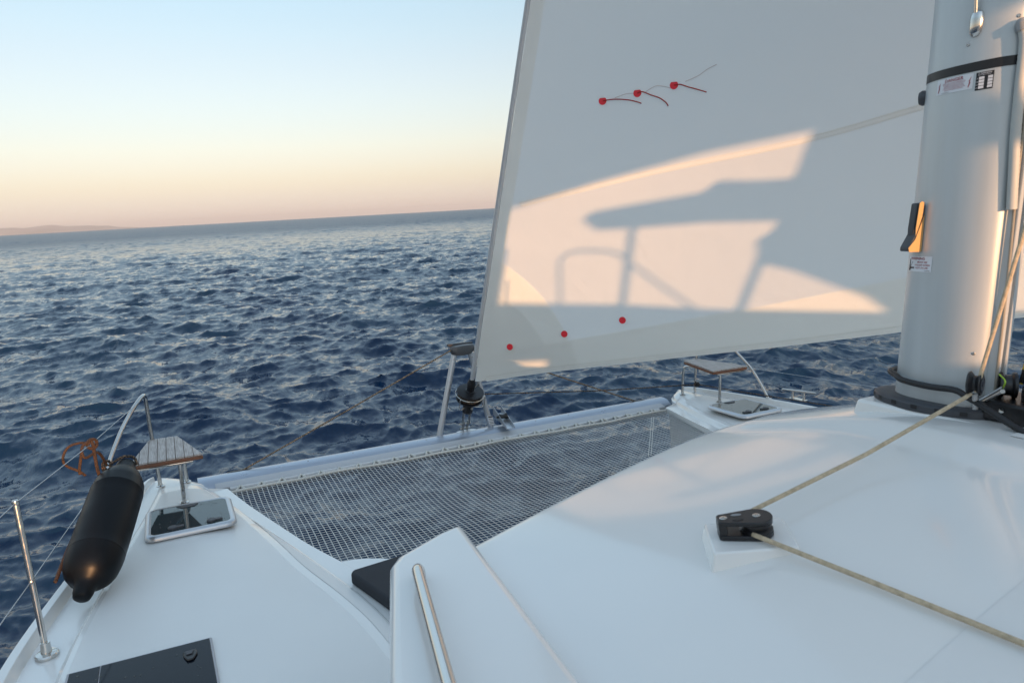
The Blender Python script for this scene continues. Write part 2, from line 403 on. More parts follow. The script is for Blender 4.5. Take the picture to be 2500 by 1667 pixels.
# bridge-deck between the hulls, its front edge curving out into the two flanges
pts = []
for i in range(0, 61):
    t = i/60; x = lerp(-2.02, 2.02, t); e = min(1, max(0, abs(x)-1.25)/.7)
    pts.append((x, 4.10+.36*e*e*(3-2*e), 0))
poly = [(-2.02, -2.5, .028)]+[(x, y, .028) for x, y, z in pts]+[(2.02, -2.5, .028)]
MB().prism(poly, (0, 0, -.5)).build('foredeck', gel, boat, angle=40)

# cabin sides and roof
def yf(x): return 2.95-.30*math.sqrt(x*x+.09)
def roof_z(x, y):
    d = max(yf(x)-y, 0); z = 1.06-.02*x*x+.298*d/(1+(d/1.1)**8)**.125*max(1-(x/1.95)**2, 0)
    z += -.05*math.exp(-d/.02)
    q = max(2.76-y, 0); xb = -.26-.15*q; w = .03+.10*q
    t = min(max((abs(x)+xb+w)/w, 0), 1); t = 1-(t*t*(3-2*t))       # raised middle panel with a sloping flank
    z += .042*t*min(1, q/.25)
    return z
xs = np.concatenate([np.linspace(-2.05, -.95, 34)[:-1], np.linspace(-.95, -.1, 50)[:-1], np.linspace(-.1, .1, 6)[:-1], np.linspace(.1, .95, 50)[:-1], np.linspace(.95, 2.05, 34)])
ds = np.concatenate([[0, .004, .01, .018, .03, .045, .06], np.geomspace(.08, 4.2, 70)])
rows = [[(x, yf(x)-d, roof_z(x, yf(x)-d)) for x in xs] for d in ds]
rows.insert(0, [(x, yf(x)+.004, roof_z(x, yf(x))-.06) for x in xs])
rows.insert(0, [(x, yf(x)-.12, .55) for x in xs]); rows.insert(0, [(x, yf(x)+.25, .0) for x in xs])
roof = MB().grid(rows).build('cabin_roof', gel, boat, angle=60)
def coaming(sgn):
    o = [(1.87, 2.46), (1.99, 2.42), (2.19, 2.31), (2.235, 2.25), (2.42, 1.65), (2.60, .9), (2.72, 0.), (2.72, -1.1), (2.10, -1.1), (2.03, .4), (1.985, 1.36)]
    mb = MB().prism([(sgn*x, y, .02) for x, y in o], (0, 0, 1.03))
    return mb.build('cabin_side', gel, boat, bevel=.035, bseg=4, angle=40)
coaming(-1); coaming(1)
# fine moulded non-skid on the walking part of the roof
rows = []
for y in np.linspace(-.9, .86, 30):
    rows.append([(x, y, roof_z(x, y)+.003) for x in np.linspace(-1.85, -.75, 24)])
MB().grid(rows).build('nonskid_panel', nsk, boat)
rows = [[(x, y, roof_z(x, y)+.003) for x in np.linspace(-.22, .9, 24)] for y in np.linspace(-.9, 1.30, 30)]
MB().grid(rows).build('nonskid_panel', nsk, boat)
# raised pads under the turning block and under the mast
def pad(name, cx, cy, hx, hy, zf, h, rot=0, flare=.03, bev=.014, drop=.06):
    c, s_ = math.cos(rot), math.sin(rot); lo = []; hi = []
    for x, y in ((-1, -1), (1, -1), (1, 1), (-1, 1)):
        X, Y = cx+c*x*hx-s_*y*hy, cy+s_*x*hx+c*y*hy; X2, Y2 = cx+c*x*(hx+flare)-s_*y*(hy+flare), cy+s_*x*(hx+flare)+c*y*(hy+flare)
        hi.append((X, Y, zf(X, Y)+h)); lo.append((X2, Y2, zf(X2, Y2)-drop))
    return MB().add(lo+hi, [(0, 3, 2, 1), (4, 5, 6, 7), (0, 1, 5, 4), (1, 2, 6, 5), (2, 3, 7, 6), (3, 0, 4, 7)]).build(name, gel, boat, bevel=bev, bseg=3)
BZ = roof_z(-1.27, 1.5)
BC = Vector((-1.272, 1.497, BZ)); BN = Vector(((roof_z(-1.40, 1.497)-roof_z(-1.15, 1.497))/.25*.4, (roof_z(-1.272, 1.37)-roof_z(-1.272, 1.62))/.25*.4, 1)).normalized()
pad('block_pad', BC.x, BC.y, .125, .10, lambda x, y: BZ-(BN.x*(x-BC.x)+BN.y*(y-BC.y))/BN.z, .030, R(-34), .012, .006)
pad('mast_pedestal', 0, 1.68, .165, .265, lambda x, y: 1.40, .022, 0, .035, drop=.17)

# grab rail along the port edge of the roof
rail = [(-2.175, 2.09, 1.04), (-2.18, 2.08, 1.085), (-2.195, 2.05, 1.108), (-2.215, 1.97, 1.115), (-2.315, 1.50, 1.115), (-2.432, .95, 1.115), (-2.57, .3, 1.115), (-2.58, .25, 1.04)]
MB().tube(smooth_path(rail, 6), .0195, 16).build('grab_rail', steel, boat)

# fore hatches, one in each hull
def hatch(sgn):
    ya, yb, xa, xb = 5.235, 5.83, 2.545, 3.16
    z = .135
    def rr(x0, x1, y0, y1, r, n=7):
        pts = []
        for cx, cy, a in ((x1-r, y0+r, -90), (x1-r, y1-r, 0), (x0+r, y1-r, 90), (x0+r, y0+r, 180)):
            for k in range(n+1):
                w = R(a+90*k/n); pts.append((cx+r*math.cos(w), cy+r*math.sin(w)))
        return pts
    o = rr(xa, xb, ya, yb, .075); i = rr(xa+.045, xb-.045, ya+.045, yb-.045, .045)
    prof = [(o, 0, 0), (o, .022, 0), (None, .036, .35), (None, .038, .75), (i, .032, 1), (i, .0, 1)]
    rows = []
    for src, h, t in prof:
        rows.append([(sgn*lerp(p[0], q[0], t), lerp(p[1], q[1], t), z+h) for p, q in zip(o, i)])
    rows = [r+[r[0]] for r in rows]
    f = MB().grid(rows).build('hatch', alu, boat, weld=True, angle=60)
    MB().prism([(sgn*x, y, z+.027) for x, y in rr(xa+.043, xb-.043, ya+.043, yb-.043, .047)], (0, 0, .008)).build('pane', glass, f)
    for hx in (.17, .43):
        c = (sgn*(xa+hx), ya+.10, z+.033)
        MB().lathe(c, (0, 0, 1), [(.034, 0), (.034, .012), (.028, .018), (.0, .018)], 18).prism(
            [(c[0]-.075*sgn, c[1]-.012, c[2]), (c[0], c[1]-.02, c[2]), (c[0], c[1]+.02, c[2]), (c[0]-.075*sgn, c[1]+.016, c[2])], (0, 0, .014)).build('latch', dgrey, f)
    MB().prism([(sgn*(xa+.24), yb-.055, z+.030), (sgn*(xa+.40), yb-.055, z+.030), (sgn*(xa+.36), yb-.105, z+.030), (sgn*(xa+.27), yb-.105, z+.030)], (0, 0, .012)).build('hinge', dgrey, f, bevel=.004)
    # beads of water left on the pane
    r_ = random.Random(3 if sgn < 0 else 4); mb = MB()
    for _ in range(70):
        x = r_.uniform(xa+.07, xb-.07); y = r_.uniform(ya+.07, yb-.07); q = r_.uniform(.0015, .005)
        if r_.random() < .35: x = xa+.1+r_.random()*.2; y = yb-.14+r_.random()*.06
        mb.lathe((sgn*x, y, z+.0349), (0, 0, 1), [(q, 0), (q*.85, q*.3), (q*.4, q*.5), (0, q*.52)], 7)
    w = mb.build('water_drops', glass, f); w['kind'] = 'stuff'
    return f
hatch(-1)['label'] = 'square tinted hatch in port bow'; hatch(1)['label'] = 'square tinted hatch in starboard bow'
# flush escape hatch / skylight in the port side deck, close to the camera
zt = .128
fl = MB().prism([(-3.475, 3.775, zt-.03), (-2.815, 3.755, zt-.03), (-2.80, 3.05, zt-.03), (-3.49, 3.05, zt-.03)], (0, 0, .034)).build('skylight', mat('pale_grey_rubber', (.42, .42, .44), .6), boat, bevel=.006)
fl['label'] = 'large flush dark skylight in port side deck'
MB().prism([(-3.463, 3.763, zt+.002), (-3.33, 3.759, zt+.002), (-3.33, 3.06, zt+.002), (-3.475, 3.06, zt+.002)], (0, 0, .005)).build('pane', glass_dark, fl, bevel=.002)
MB().prism([(-3.326, 3.759, zt+.002), (-2.827, 3.743, zt+.002), (-2.812, 3.06, zt+.002), (-3.326, 3.06, zt+.002)], (0, 0, .005)).build('pane', glass_dark, fl, bevel=.002)
c = (-2.925, 3.63, zt+.007)
MB().prism([(c[0]-.032, c[1]+.02, c[2]), (c[0]+.03, c[1]+.026, c[2]), (c[0]+.036, c[1]-.01, c[2]), (c[0]+.016, c[1]-.062, c[2]), (c[0]-.014, c[1]-.062, c[2]), (c[0]-.03, c[1]-.012, c[2])], (0, 0, .012)).build('latch', black, fl, bevel=.005)
MB().prism([(c[0]-.02, c[1]+.012, c[2]+.0125), (c[0]+.02, c[1]+.014, c[2]+.0125), (c[0]+.012, c[1]-.02, c[2]+.0125), (c[0]-.016, c[1]-.02, c[2]+.0125)], (0, 0, .006)).build('latch_button', dgrey, fl, bevel=.002)
r_ = random.Random(9); mb = MB()
for _ in range(60):
    q = r_.uniform(.0015, .007); mb.lathe((r_.uniform(-3.44, -2.85), r_.uniform(3.2, 3.72), zt+.0071), (0, 0, 1), [(q, 0), (q*.85, q*.3), (q*.4, q*.5), (0, q*.52)], 7)
mb.build('water_drops', glass, fl)['kind'] = 'stuff'

# front crossbeam between the bows
prof2 = []
for k in range(30):
    w = R(-60+k*(215/29)); prof2.append((6.835+.170*math.cos(w), -.085+.115*math.sin(w)))
prof2 += [(6.68, -.10), (6.78, -.19)]
xsb = np.linspace(-2.76, 2.76, 30)
rows = [[(x, y, z) for y, z in prof2+[prof2[0]]] for x in xsb]
beam = MB().grid(rows).build('crossbeam', beam_alu, boat, weld=True, angle=30)
beam['label'] = 'aluminium crossbeam joining the two bows'
ledge = mat('grey_ledge', (.50, .50, .51), .45, .2)
MB().grid([[(x, y, z) for y, z in ((6.74, -.06), (6.735, -.008), (6.72, -.003), (6.632, -.024), (6.622, -.032), (6.622, -.055), (6.70, -.12), (6.74, -.06))] for x in (-2.62, 2.62)]).build('ledge', ledge, beam, weld=True, angle=30)
MB().tube([(-2.5, 6.596, -.048), (2.5, 6.596, -.048)], .022, 14).build('bolt_rope_track', mat('white_track', (.62, .62, .62), .4), beam)
for sx_ in (-1, 1):
    MB().prism([(sx_*2.385+.115*math.cos(R(a)), 6.885+.028*math.sin(R(a)), .020-.06*(0.028*math.sin(R(a)))) for a in range(0, 360, 15)], (0, 0, .010)).build('cable_slot', stick_black, beam)
for x in (-1.75, -1.3, -.9, -.5, .2, .85, 1.3, 1.9):
    MB().lathe((x, 6.80, .0265), (0, 0, 1), [(.008, -.004), (.008, .002), (.005, .004), (0, .004)], 10).build('rivet', dsteel, beam)
# screws along the net flanges
scr = None
for sx_ in (-1, 1):
    for y in (6.38, 6.1, 5.84, 5.58, 5.32, 5.06, 4.72, 4.5):
        if sx_ < 0 and 5.0 < y < 6.0: continue
        x = sx_*(interp(HULL, y, 1)+.085)
        if scr is None:
            scr = MB().lathe((0, 0, 0), (0, 0, 1), [(.012, 0), (.012, .003), (.009, .0055), (.004, .006), (.003, .004), (0, .004)], 12).build('screw', dsteel, boat); scr.location = (x, y-2, flange_z(y)+.003); continue
        c_ = scr.copy(); COL.objects.link(c_); c_.location = (x, y-2, flange_z(y)+.003)

# unseen panels and bars added behind the camera, shaped to shade deck and sail
YC = -3.0
def cast(p):  # where the sunray through a sail point crosses the plane of the added panels
    return (p[0], YC, p[2]+(p[1]-YC)*math.tan(SUN_EL))
white_panel = mat('shade_panel', (.7, .7, .7), .5)
top_edge = [cast(p) for p in ((.158, 5.711, 2.443), (.688, 5.139, 2.633), (1.275, 4.468, 2.812), (1.782, 3.857, 2.912))]
MB().prism([(-.45, YC, 3.44), top_edge[0]]+top_edge[1:]+[(2.7, YC, 3.76), (2.7, YC, 4.05), (-.45, YC, 3.95)], (0, -.05, 0)).build('top_shade_panel', white_panel, boat, smooth=False)
MB().box((-.5, -5.0, 4.06), (2.7, YC, 4.14)).build('top_shade_slab', white_panel, boat, bevel=.02)
side = [(1.782,3.857,2.912),(1.78,3.936,2.739),(1.779,4.018,2.557),(1.609,4.214,2.558),(1.397,4.441,2.576),(1.363,4.496,2.538),(1.329,4.554,2.488),(.893,5.038,2.409),(.682,5.263,2.366),(.613,5.353,2.312),(.645,5.338,2.276),(.727,5.292,2.202),(.996,5.023,2.211),(1.397,4.593,2.234),(1.779,4.167,2.223),(1.771,4.213,2.137),(1.706,4.322,2.064),(1.738,4.32,1.95),(1.80,4.27,1.86),(1.95,4.15,1.80),(2.2,3.89,1.655),(2.337,3.745,1.572),(2.463,3.627,1.44)]
sp = [cast(p) for p in side]
MB().prism(sp+[(2.75, YC, sp[-1][2]), (2.75, YC, 3.85), (sp[0][0], YC, 3.85)], (0, -.04, 0)).build('wedge_shade_panel', white_panel, boat, smooth=False)  # added blocker, outline is the sail's lit patch carried back along the sun
low = [(.201,6.086,1.511),(1.06,5.277,1.491),(1.559,4.759,1.455),(1.785,4.503,1.445),(2.463,3.627,1.44)]
lp = [cast(p) for p in low]
MB().prism([(.035, YC, lp[0][2]), lp[0]]+lp[1:]+[(2.75, YC, lp[-1][2]), (2.75, YC, 1.93), (-2.3, YC, 1.93), (-2.3, YC, 2.16), (-.46, YC, 2.16), (-.46, YC, 3.45), (-.30, YC, 3.45), (-.30, YC, 3.16), (-.15, YC, 3.19), (-.08, YC, 3.14), (-.03, YC, 3.04), (.03, YC, 2.95), (.03, YC, 2.90), (-.04, YC, 2.95), (-.10, YC, 2.98), (-.30, YC, 3.0), (-.30, YC, 2.15), (.035, YC, 2.15)], (0, -.04, 0)).build('low_shade_panel', white_panel, boat, smooth=False)
for lo_, hi_ in (((-2.3, .5), (3.9, 1.845)), ((-2.3, 1.845), (.21, 1.93)), ((.57, 1.845), (3.9, 1.93)), ((2.75, 1.93), (3.9, 2.15))):
    MB().box((lo_[0], YC-.04, lo_[1]), (hi_[0], YC, hi_[1])).build('low_shade_panel', white_panel, boat, smooth=False)
MB().box((-4.0, YC-.04, .1), (-2.3, YC, 1.12)).build('port_low_shade_panel', white_panel, boat)  # added blocker keeping low sun off the port deck
MB().box((-3.36, YC-.04, 1.12), (-2.3, YC, 2.15)).build('port_shade_panel', white_panel, boat)
arch = [(.588,5.744,1.48),(.525,5.62,1.895),(.541,5.572,1.969),(.617,5.482,2.01),(.795,5.312,2.009),(.903,5.218,1.98),(1.004,5.156,1.893),(1.185,5.042,1.729),(1.497,4.829,1.454)]
MB().tube(smooth_path([cast(p) for p in arch], 5), .0125, 10).build('arch_shade_bar', steel, boat)  # unseen bars added to draw the thin shadows on the sail
MB().tube([cast((.961,5.047,2.236)), cast((1.032,5.322,1.452))], .026, 10).build('shade_bar', steel, boat)
MB().tube([cast((1.768,4.29,1.972)), cast((1.759,4.54,1.432))], .028, 10).build('shade_bar', steel, boat)

# ------------------------------------------------------------------ trampoline net
net = thing('trampoline_net', 'white mesh net stretched between the bows behind the crossbeam', 'net', (0, 5.4, -.03))
def net_z(x, y):
    fx = 1-(x/2.6)**2; fy = max(0, 1-((y-5.44)/1.05)**2)
    return -.035-.06*max(fx, 0)*fy+.006*math.sin(x*3.1+y*2)+.004*math.sin(x*7-y*5)
def net_side(y): return interp(HULL, y, 1)+.05
mb = MB(); P_ = .0445; rad = .0033
def ribbon(pts, r):
    vs = []; fs = []
    for i, p in enumerate(pts):
        p = Vector(p); t = (Vector(pts[min(i+1, len(pts)-1)])-Vector(pts[max(i-1, 0)])).normalized(); s_ = t.cross(Vector((0, 0, 1))).normalized()*r
        vs += [p+s_, p+Vector((0, 0, r*.6)), p-s_, p-Vector((0, 0, r*.6))]
    for i in range(len(pts)-1):
        for k in range(4): fs.append((i*4+k, i*4+(k+1) % 4, i*4+4+(k+1) % 4, i*4+4+k))
    mb.add(vs, fs)
nx = int(5.1/P_); ny = int(2.40/P_)
for i in range(nx+1):
    x = -2.55+i*P_; ys = [y for y in np.linspace(4.06, 6.47, 48) if abs(x) < net_side(y)]
    if len(ys) > 1: ribbon([(x+.010*math.sin(y*2.1+x*1.7)+.006*math.sin(y*5+x*3)+.0012*math.sin(i*12.9), y, net_z(x, y)) for y in ys], rad)
for j in range(ny+1):
    y = 4.07+j*P_; w = net_side(y)
    ribbon([(x, y+.006*math.sin(x*1.9+y)+.0012*math.sin(j*7.7), net_z(x, y)+.001) for x in np.linspace(-w, w, 70)], rad)
o = mb.build('netting', mat('net_cord', (.64, .63, .59), .8, var=.12, vscale=20), net, smooth=False); o['kind'] = 'stuff'
MB().tube([(x, 6.475+.004*math.sin(x*11), net_z(x, 6.47)+.005) for x in np.linspace(-2.55, 2.55, 90)], .0145, 10).build('edge_rope', white_rope, net)
mb0 = None
for x in np.arange(-2.42, 2.45, .1832):
    if mb0 is None:
        pts = [(-.035, -.005, .008), (-.018, .035, .016), (0, .085, .014), (.004, .098, .0), (.012, .085, .012), (.02, .035, .018), (.035, -.005, .008)]
        mb0 = MB().tube(smooth_path(pts, 5), .012, 8).build('lacing_loop', white_rope, net); mb0.location = (x, 6.48-5.4, -.01+.03-.025)
        mb0.data.transform(Matrix.Translation(ORG[net.name])) ; continue
    c_ = mb0.copy(); COL.objects.link(c_); c_.location = (x, 6.48-5.4+random.uniform(-.006, .006), -.005); c_.rotation_euler.z = random.uniform(-.12, .12)
# sewn reinforcing band across the net
for dx_ in (-.016, .016):
    MB().tube([(lerp(2.19, 1.33, t)+dx_, lerp(6.33, 5.30, t), net_z(lerp(2.19, 1.33, t), lerp(6.33, 5.30, t))+.003) for t in np.linspace(0, 1, 40)], .0042, 6).build('seam_cord', white_rope, net)

# ------------------------------------------------------------------ bow seats with their pulpit rails
def bow_seat(sgn, label):
    t = thing('bow_bench', label, 'bench', (sgn*3.0, 6.2, .12), 'benches on the two bows')
    m = lambda pts: [(sgn*x, y, z) for x, y, z in pts]
    zt = .535
    # planks run fore and aft across the trapezoid
    A, Bq, Cq, D = (2.715, 5.885), (2.885, 6.575), (3.105, 6.585), (3.235, 5.875)
    n = 8; edges = np.linspace(A[0], D[0], n+1)
    def ytop(x):
        if x < Bq[0]: return lerp(A[1], Bq[1], (x-A[0])/(Bq[0]-A[0]))
        if x < Cq[0]: return lerp(Bq[1], Cq[1], (x-Bq[0])/(Cq[0]-Bq[0]))
        return lerp(D[1], Cq[1], (D[0]-x)/(D[0]-Cq[0]))
    for i in range(n):
        x0, x1 = edges[i]+.002, edges[i+1]-.002; yb0 = lerp(A[1], D[1], (x0-A[0])/(D[0]-A[0])); yb1 = lerp(A[1], D[1], (x1-A[0])/(D[0]-A[0]))
        poly = [(x0, yb0), (x1, yb1), (x1, max(ytop(x1), yb1+.01))]
        for bx, by in (Cq, Bq):
            if x0 < bx < x1: poly.append((bx, by))
        poly.append((x0, max(ytop(x0), yb0+.01)))
        MB().prism([(sgn*x, y, zt-.012+random.uniform(-.0008, .0008)) for x, y in poly], (0, 0, .016)).build('plank', teak, t, bevel=.002, bseg=1)
    MB().prism([(sgn*x, y, zt-.042) for x, y in ((A[0]-.004, A[1]-.006), (D[0]+.004, D[1]-.006), (Cq[0]+.006, Cq[1]+.004), (Bq[0]-.006, Bq[1]+.004))], (0, 0, .029)).build('edge_frame', teak_edge, t, bevel=.006)
    r = .0165
    MB().tube(smooth_path(m([(3.43, 5.69, .10), (3.425, 5.80, .26), (3.40, 5.965, .47), (3.30, 6.165, .70), (3.20, 6.30, .86), (3.135, 6.40, .935), (3.105, 6.46, .955), (3.095, 6.52, .93), (3.092, 6.552, .86), (3.085, 6.57, .62), (3.06, 6.575, .10)]), 7), r, 14).build('pulpit_rail', steel, t)
    MB().tube(smooth_path(m([(2.85, 6.565, .10), (2.852, 6.56, .30), (2.855, 6.545, .43), (2.865, 6.50, .477), (2.90, 6.38, .480), (3.05, 6.0, .480)]), 6), r, 12).build('leg', steel, t)
    MB().tube(m([(2.885, 5.955, .12), (2.885, 5.945, .49)]), r, 12).build('leg', steel, t)
    MB().tube(m([(2.79, 5.90, .483), (3.20, 5.895, .483), (3.33, 5.99, .492), (3.385, 6.0, .50)]), .012, 12).build('seat_bar', steel, t)
    for x, y, z in ((3.06, 6.575, .112), (2.85, 6.565, .112), (2.885, 5.955, .138), (3.43, 5.69, .135)):
        MB().lathe((sgn*x, y, z-.004), (0, 0, 1), [(.036, 0), (.036, .005), (.030, .009), (.02, .012), (.02, .02)], 18).build('foot_flange', steel, t)
    return t
bow_seat(-1, 'slatted wooden bench with steel rail on port bow, next to the black fender')
bow_seat(1, 'slatted wooden bench with steel rail on far starboard bow, below the sail')

# ------------------------------------------------------------------ stanchion, lifelines
st = thing('stanchion', 'polished steel stanchion post standing on the port deck edge', 'post', (-3.60, 4.10, .11))
B0, B1 = Vector((-3.605, 4.12, .075)), Vector((-3.655, 4.215, .905))
d_ = (B1-B0)
MB().tube([B0, B0+d_*.06, B0+d_*.061, B0+d_*.98, B1], [.0185, .0185, .0155, .0155, .0145], 16).build('post', steel, st)
MB().lathe(B1, d_.normalized(), [(.0155, -.01), (.017, .0), (.016, .012), (.010, .018), (0, .02)], 16).build('cap', steel, st)
MB().lathe(B0+d_*.495, Vector((-.1, 1, .1)), [(.006, -.024), (.010, -.022), (.010, .022), (.006, .024)], 12).build('wire_eye', dsteel, st)
MB().lathe((-3.605, 4.12, .082), (0, 0, 1), [(.055, -.01), (.055, .004), (.05, .01), (.026, .014), (.022, .07), (.0, .07)], 20).build('foot', steel, st)
ll = MB().tube([(-3.128, 6.40, .925), (-3.40, 5.3, .893), tuple(B1), (-3.80, 3.2, .93), (-3.9, 1.5, .95), (-3.95, 0.2, .96)], .003, 6).build('lifeline', wire_m)
tag(ll, 'thin upper wire from port pulpit to the stanchion top', 'wire', 'lifelines')
mid = B0+d_*.495
ll = MB().tube([(-3.41, 5.95, .46), tuple(mid), (-3.80, 3.0, .48), (-3.95, 0.2, .5)], .003, 6).build('lifeline', wire_m)
tag(ll, 'thin lower wire running behind the fender to the middle of the stanchion', 'wire', 'lifelines')
ll = MB().tube([(3.395, 5.98, .475), (3.75, 4.1, .47), (3.95, 1.5, .5)], .003, 6).build('lifeline', wire_m)
tag(ll, 'thin wire running aft from the starboard pulpit over the water', 'wire', 'lifelines')
ll = MB().tube([(3.13, 6.40, .925), (3.72, 4.1, .90), (3.95, 1.5, .93)], .003, 6).build('lifeline', wire_m)
tag(ll, 'thin upper wire aft of starboard pulpit, just below the sail foot', 'wire', 'lifelines')

# ------------------------------------------------------------------ fender and its lanyard
fa, fb = Vector((-3.423, 4.665, .272)), Vector((-3.275, 5.245, .56))
ax = (fb-fa).normalized(); L = (fb-fa).length
fe = thing('fender', 'big black cylindrical fender lying on the port deck by the lifeline', 'fender', (-3.4, 4.5, .14))
fm = mat('black_fender_vinyl', (.0035, .004, .0055), .42, bump=.06, bscale=60, rvar=.06, vscale=8, spec=.22)
rf = .164
prof = [(.0, -.215), (.03, -.213), (.047, -.20), (.055, -.17), (.058, -.135), (.072, -.108), (.108, -.082), (.134, -.05), (.151, -.01), (.159, .04), (rf, .09), (rf, .10), (.1648, .102), (.1648, .106), (rf, .11)]
prof += [(rf+.002*math.sin(k*math.pi/8), .11+(L-.16)*k/8) for k in range(1, 8)]
prof += [(rf, L-.05), (.1648, L-.046), (.1648, L-.04), (rf, L-.038), (.156, L+.03), (.139, L+.075), (.115, L+.125), (.085, L+.16), (.070, L+.19), (.064, L+.225), (.058, L+.245), (.035, L+.258), (.0, L+.26)]
MB().lathe(fa, ax, prof, 48).build('body', fm, fe, angle=60)
nk = fb+ax*.225
fr = thing('fender_rope', 'orange and black rope tied round the upper wire above the fender', 'rope', (-3.42, 5.35, .9))
kn = Vector((-3.402, 5.30, .893))
MB().tube(smooth_path([nk+Vector((.07, .0, .0)), nk+Vector((.055, .02, .05)), nk+Vector((0, .015, .07)), nk+Vector((-.05, -.01, .06)), nk+Vector((-.10, -.04, .035))], 6), .010, 8).build('neck_loop', rope_dark, fr)
k2 = nk+Vector((-.11, -.045, .04))
MB().tube(smooth_path([k2+Vector(q) for q in ((.02, 0, .03), (-.02, .01, .025), (-.025, 0, -.03), (.01, -.01, -.04), (.025, .01, 0), (0, .02, .03), (-.015, -.02, 0), (.012, -.02, -.045), (.02, 0, -.06))], 5), .009, 8).build('stopper_knot', rope_dark, fr)
MB().tube(smooth_path([k2, lerp(k2, kn, .55)+Vector((0, 0, .01)), kn+Vector((-.035, -.06, -.075)), kn+Vector((-.05, -.07, -.03)), kn+Vector((-.045, -.05, .005))], 6), .0095, 8).build('strand', rope_orange, fr)
MB().tube(smooth_path([kn+Vector(q) for q in ((-.045, -.05, .005), (-.02, -.03, .02), (.0, .0, .03), (.028, .02, .018), (.03, .02, -.02), (.005, .0, -.035), (-.02, -.01, -.01), (0, .01, .022), (.015, .0, -.02))], 6), .0105, 8).build('hitch', rope_orange, fr)
MB().tube(smooth_path([kn+Vector(q) for q in ((-.01, 0, .005), (-.06, -.03, .025), (-.12, -.05, .015), (-.155, -.06, -.035), (-.16, -.06, -.085), (-.135, -.05, -.125), (-.09, -.04, -.16), (-.06, -.02, -.20), (-.055, -.02, -.21))], 6), .0085, 8).build('loose_end', rope_orange, fr)
MB().tube(smooth_path([kn+Vector(q) for q in ((-.05, -.03, -.01), (-.065, -.03, -.08), (-.08, -.035, -.15), (-.082, -.035, -.19))], 6), .0095, 8).build('loose_end', rope_orange, fr)
MB().tube(smooth_path([kn+Vector((.01, .01, -.01)), kn+Vector((.015, .0, -.15)), kn+Vector((.02, -.03, -.36)), Vector((-3.52, 5.0, .40)), Vector((-3.60, 4.6, .27))], 6), .011, 8).build('tail', rope_orange, fr)

# ------------------------------------------------------------------ cushion on the foredeck
cu = thing('sun_cushion', 'dark charcoal sun cushion lying at the aft edge of the net', 'cushion', (-1.6, 3.6, 0))
poly = [(-1.985, 4.055), (-1.96, 4.085), (-1.60, 4.125), (-1.24, 4.135), (-1.21, 4.11), (-1.20, 3.05), (-1.72, 3.05)]
MB().prism([(x, y+.05, .033) for x, y in poly], (0, 0, .085)).build('pad', MATS['cushion'], cu, bevel=.02, bseg=4)
MB().tube([(x*.995, y+.05, .104) for x, y in [poly[-1]]+poly[:5]], .0045, 6).build('piping', MATS['cushion'], cu)

# ------------------------------------------------------------------ striker (A-frame) with its bridle
sk = thing('beam_striker', 'aluminium A-frame striker with grey cap standing on the crossbeam', 'strut', (0, 6.88, .03))
for s_ in (-1, 1):
    b0 = Vector((s_*.325, 6.89, -.02)); b1 = Vector((s_*.098, 6.88, .905)); MB().tube([b0, b1], .033, 18).build('leg', alu, sk)
    q = lerp(b0, b1, .955)+Vector((-.005, -.034, 0)); MB().lathe(q, (0, -1, .1), [(.008, -.003), (.008, .003), (0, .004)], 10).build('rivet', dsteel, sk)
MB().prism([(.31+.034, 6.8545, .055), (.262+.02, 6.8545, .058), (.246+.012, 6.8545, .165), (.295+.026, 6.8545, .160)], (0, -.001, 0)).build('label_plate', stick_white, sk)
for k in range(5):
    z0 = .068+k*.018; MB().prism([(.34-k*.004, 6.8534, z0), (.284-k*.004, 6.8534, z0+.002), (.283-k*.004, 6.8534, z0+.008+(.01 if k == 4 else 0)), (.339-k*.004, 6.8534, z0+.006+(.01 if k == 4 else 0))], (0, -.0008, 0)).build('print_line', stick_black, sk)
rows = []
for t, hy, zb, zt_ in ((-1, .03, .945, .99), (-.92, .05, .915, 1.0), (-.6, .062, .893, 1.005), (0, .066, .886, 1.012), (.6, .062, .895, 1.012), (.92, .05, .925, 1.008), (1, .03, .95, 1.0)):
    x = t*.135; rows.append([(x, 6.88-hy*.8, zb+.01), (x, 6.88-hy, lerp(zb, zt_, .5)), (x, 6.88-hy*.75, zt_-.008), (x, 6.88, zt_), (x, 6.88+hy*.75, zt_-.008), (x, 6.88+hy, lerp(zb, zt_, .5)), (x, 6.88+hy*.8, zb+.01), (x, 6.88, zb), (x, 6.88-hy*.8, zb+.01)])
mb = MB().grid(rows); mb.f += [tuple(range(8)), tuple(range(6*9, 6*9+8))]
MB.build(mb, 'cap', mat('grey_cap_plastic', (.075, .076, .08), .38, bump=.1, bscale=90), sk, weld=True, angle=50)
MB().box((-.15, 6.915, .992), (.145, 6.955, 1.022)).build('cable_plate', dgrey, sk, bevel=.004)
br = thing('bridle_rope', 'tan rope stay from the striker cap down to the port end of the crossbeam', 'rope', (-2.38, 6.88, .02), 'striker stays')
MB().tube([(-.12, 6.88, .965), (-1.25, 6.882, .485), (-2.386, 6.885, .012)], .0085, 8).build('stay', rope_brown, br)
br = thing('bridle_rope', 'tan rope stay from the striker cap down to the starboard end of the crossbeam', 'rope', (2.38, 6.88, .02), 'striker stays')
MB().tube([(.12, 6.88, .965), (1.25, 6.882, .485), (2.386, 6.885, .012)], .0085, 8).build('stay', rope_brown, br)

